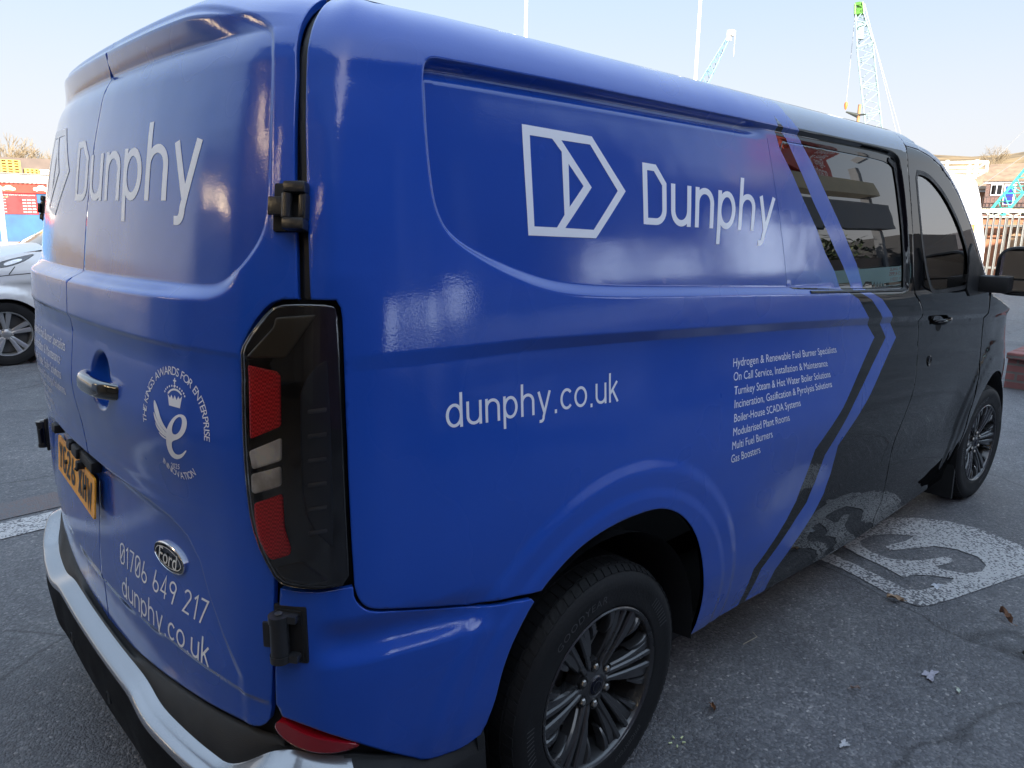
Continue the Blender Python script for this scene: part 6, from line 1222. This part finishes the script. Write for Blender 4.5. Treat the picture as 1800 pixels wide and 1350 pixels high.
def tree(x,y,z,h,lab,seed,grp='bare winter trees on the skyline',dep=5,kr=.03):
    rr=random.Random(seed); t=thing('bare_tree',(x,y,z),lab,'tree',grp); b=MB(); b.tube((0,0,0),(0,0,h*.3),h*kr,h*kr*.7,n=8); b.obj('trunk',[M['bark']],t,smooth=True)
    b=MB(); 
    for k in range(3): d=np.array([rr.uniform(-.4,.4),rr.uniform(-.4,.4),1]); d/=np.linalg.norm(d); twigs(b,np.array([0,0,h*.22+k*.02*h]),d,h*.26,h*kr*.55,dep,rr)
    b.obj('crown',[M['bark']],t)
d0=np.array([34.55,194.84,0])-np.array([C0[0],C0[1],0]); d0/=np.linalg.norm(d0); sd=np.array([d0[1],-d0[0],0])
for i,(du,hh) in enumerate([(-9,9.5),(-5.5,11.5),(-2.2,12.6),(1.0,12.0),(4.2,10.5),(7.0,10.0),(10.0,9.0)]):
    p=C0+d0*112+sd*du; tree(p[0],p[1],.3,hh,['leftmost','second from left of the row of','third from left of the row of','middle','fifth from left of the row of','sixth from left of the row of','rightmost'][i]+' bare golden trees behind the car wash roof',20+i,'bare trees behind the car wash',4,.02)
p=np.array([158.,38.,0]); tree(p[0],p[1],8,9,'lone bare tree on the skyline above the brick houses',50,None,5,.016)
w=[] 
b=MB(); rr=random.Random(9)
for i in range(420):
    a=math.radians(rr.uniform(6,40)); r=rr.uniform(150,230); x=r*math.cos(a);y=r*math.sin(a); z=33*(lambda t:t*t*(3-2*t))(max(0,(r-150)/180)); h=rr.uniform(4,8)
    for k in range(5): q=np.array([rr.uniform(-1.5,1.5),rr.uniform(-1.5,1.5),rr.uniform(.5,1)]); b.tube((x,y,z),(x+q[0]*h*.3,y+q[1]*h*.3,z+h*q[2]),.10,.03,n=3,caps=False)
b.obj('woodland',[mat('golden_twigs',(.26,.16,.06),.9,var=(.2,.5))],kind='stuff')
# ================================================================ behind and beside the camera (it throws the shade and fills the reflections)
M['clad']=mat('grey_blue_cladding',(.34,.36,.42),.55,var=(1,.12),bump=(3,.2)); M['dimwall']=mat('dim_interior_wall',(.25,.25,.26),.9)
ws=thing('workshop_building',(0,0,0),'grey clad workshop with an open dark bay behind the camera','building')
b=MB(); b.box((-9,-10.6,3.2),(11,4.6,6.4)); b.box((-9,2.6,3.2),(11,.4,6.4)); b.box((-14.4,-3,3.2),(.3,11,6.4)); b.box((-9.0,-3,6.3),(11.2,12,.3)); b.box((-3.7,-3,5.6),(.3,11,1.4)); b.obj('wall',[M['clad']],ws)
b=MB(); b.box((-14.1,-3,3.1),(.1,10.6,6)); b.box((-9,2.35,3.1),(10.5,.05,6)); b.obj('inner_wall',[M['dimwall']],ws)
M['tubelight']=mat('warm_tube_light',(.9,.7,.4),.5,emit=((1,.74,.42),6))
for i,(x,y) in enumerate([(-5.5,-1.2),(-5.5,1.0),(-8.5,-1.2),(-8.5,1.0),(-5.5,-4.5),(-8.5,-4.5)]):
    b=MB(); b.box((x,y,4.55),(1.5,.10,.06)); b.obj('strip_light',[M['tubelight']],ws)
b=MB(); b.box((-5.35,4.7,2.2),(.4,3.8,4.4)); b.box((-8,6.4,2.2),(5,.4,4.4)); b.obj('side_store',[M['clad']],label='low grey store beside the workshop behind the camera',cat='building')
for a_,c_ in (((-5.08,5.78,3.64),(-5.08,3.05,2.62)),((-5,2.3,5.3),(-5,1.7,4.2)),((-5,1.6,4.3),(-5,-.9,3.9))):
    b=MB(); b.tube(a_,c_,.05,n=10); b.obj('strip_light',[M['tubelight']],ws,smooth=True)
# shop front along the right hand side
sf=thing('shop_building',(0,0,0),'long two storey shop front facing the van side','building')
b=MB(); b.box((.5,-11,3.6),(13.4,6,7.2)); b.box((9.6,-11,3.0),(4.8,6,6.0)); b.box((14.5,-11,2.5),(5,6,5.0)); b.obj('wall',[mat('purple_grey_render',(.13,.10,.17),.8,var=(.6,.25))],sf)
M['lit']=mat('added_glow_pane',(.75,.80,.85),.3,emit=((.75,.86,1.0),.9))  # glowing panes added to put bright patches in the van's reflections
for x0,x1,z0,z1 in((2.0,4.0,.9,1.9),(4.4,5.6,.5,2.2),(8.6,10.2,1.9,2.9),(10.6,12.0,1.9,2.8),(6.2,7.2,-.0,1.5),(13.6,14.6,1.6,4.0),(14.9,15.9,1.6,4.0),(16.2,16.9,1.6,3.6)):
    b=MB(); b.box(((x0+x1)/2,-7.97,(z0+z1)/2),(x1-x0,.06,z1-z0)); b.obj('window',[M['lit']],sf)  # added glowing pane for the van's reflections, not a real window
for k,x in enumerate((3.0,5.4,7.8,10.2)):
    b=MB(); b.box((x,-7.85,2.4),(.30,.30,4.8)); b.obj('pilaster',[mat('pale_pilaster',(.40,.40,.46),.7)],sf)
sb=thing('sign_tower',(0,0,0),'stack of tilted fascia boards with a red sign on top','sign')
def slab(x0,x1,z0,z1,m,nm,tilt=.0,y=-8.,par=sb):
    b=MB(); b.add([(x0,y,z0),(x1,y-.6,z0+tilt),(x1,y-.6,z1+tilt),(x0,y,z1),(x0,y-.5,z0),(x1,y-1.1,z0+tilt),(x1,y-1.1,z1+tilt),(x0,y-.5,z1)],[(0,1,2,3),(7,6,5,4),(0,4,5,1),(3,2,6,7),(0,3,7,4),(1,5,6,2)]); return b.obj(nm,[m],par)
M['beige']=mat('beige_fascia',(.45,.38,.26),.7,var=(.8,.15)); M['greyf']=mat('grey_fascia',(.12,.125,.14),.6,var=(.8,.15))
rs_=slab(17.6,22.0,5.95,6.9,M['signred'],'red_sign',-.25); slab(16.5,25.0,5.05,5.75,M['beige'],'beige_board',.2); slab(17.0,25.5,3.6,4.75,M['greyf'],'grey_board',.15)
b=MB()
for x in(18,24.5): b.box((x,-8.9,3.3),(.25,.25,6.6))
b.obj('sign_post',[M['greyf']],sb)
def rtext(t,x,z,h,m,par,y=-7.94,nm='sign_writing',sx=1.):
    V,Fs=bfont(t); V=V-np.array([V[:,0].min(),0]); return link(nm,mesh(nm,[(x-v[0]/.7*h*sx,y+(-.136*(x-v[0]/.7*h*sx-17.6) if y<-7.9 and par==rs_ else 0)+.05,z+v[1]/.7*h) for v in V],Fs,[m]),par)
rtext('Signs &',21.2,6.20,.32,M['white'],rs_,-7.95); rtext('graphics',21.2,5.83,.32,M['white'],rs_,-7.95)
slab(16.5,26,.75,1.75,mat('pale_cyan_banner',(.45,.68,.68),.6),'sale_banner',0,-8.0,sb); bn_=bpy.data.objects['sale_banner']
rtext('FOR SALE',23.4,1.42,.22,M['signred'],bn_,-7.9); rtext('£14,995',23.0,1.12,.22,M['signred'],bn_,-7.9); rtext('07971 225011',23.4,.86,.16,M['signred'],bn_,-7.9)
b=MB(); b.box((21.5,-9.6,2.1),(9,1.5,.5)); b.obj('dark_canopy',[mat('dark_canopy',(.02,.022,.03),.4)],sb)
for k,(x,w_,h_,c_) in enumerate([(29,6,3.4,(.03,.03,.035)),(36,6,2.6,(.10,.03,.03)),(43,7,4.0,(.05,.05,.06))]):
    b=MB(); b.box((x,-10.5,h_/2),(w_,4,h_)); b.box((x,-8.45,h_*.42),(w_*.7,.1,h_*.8),0,None,.02); b.obj('roadside_unit',[mat('unit_paint',c_,.5)],label=['dark roadside unit next to the tilted sign boards','low maroon roadside unit beyond the dark one','tall slate roadside unit furthest along the road'][k],cat='building')
b=MB(); rr=random.Random(4)
for i in range(1400):
    a=rr.uniform(0,6.283);u=rr.uniform(0,1)**.5; x=21.5+4.5*u*math.cos(a); z=2.9+.95*u*math.sin(a)*rr.uniform(.6,1.1); y=-10.5+rr.uniform(-1,1); s_=rr.uniform(.08,.2); n1=np.array([rr.gauss(0,1),rr.gauss(0,1),rr.gauss(0,1)]);n1/=np.linalg.norm(n1);n2=np.cross(n1,(0,0,1.));n2/=np.linalg.norm(n2)+1e-9
    b.add([np.array([x,y,z])+n1*s_,np.array([x,y,z])+n2*s_*.6,np.array([x,y,z])-n1*s_,np.array([x,y,z])-n2*s_*.6],[(0,1,2,3)])
hd_=thing('hedge_tree',(0,0,0),'dark green leafy hedge between the tilted boards','tree'); b.obj('crown',[mat('dark_leaves',(.045,.06,.02),.6,var=(3,.4))],hd_); b=MB(); b.tube((21.5,-10.5,0),(21.5,-10.5,2.8),.2,n=8); b.obj('trunk',[M['bark']],hd_)
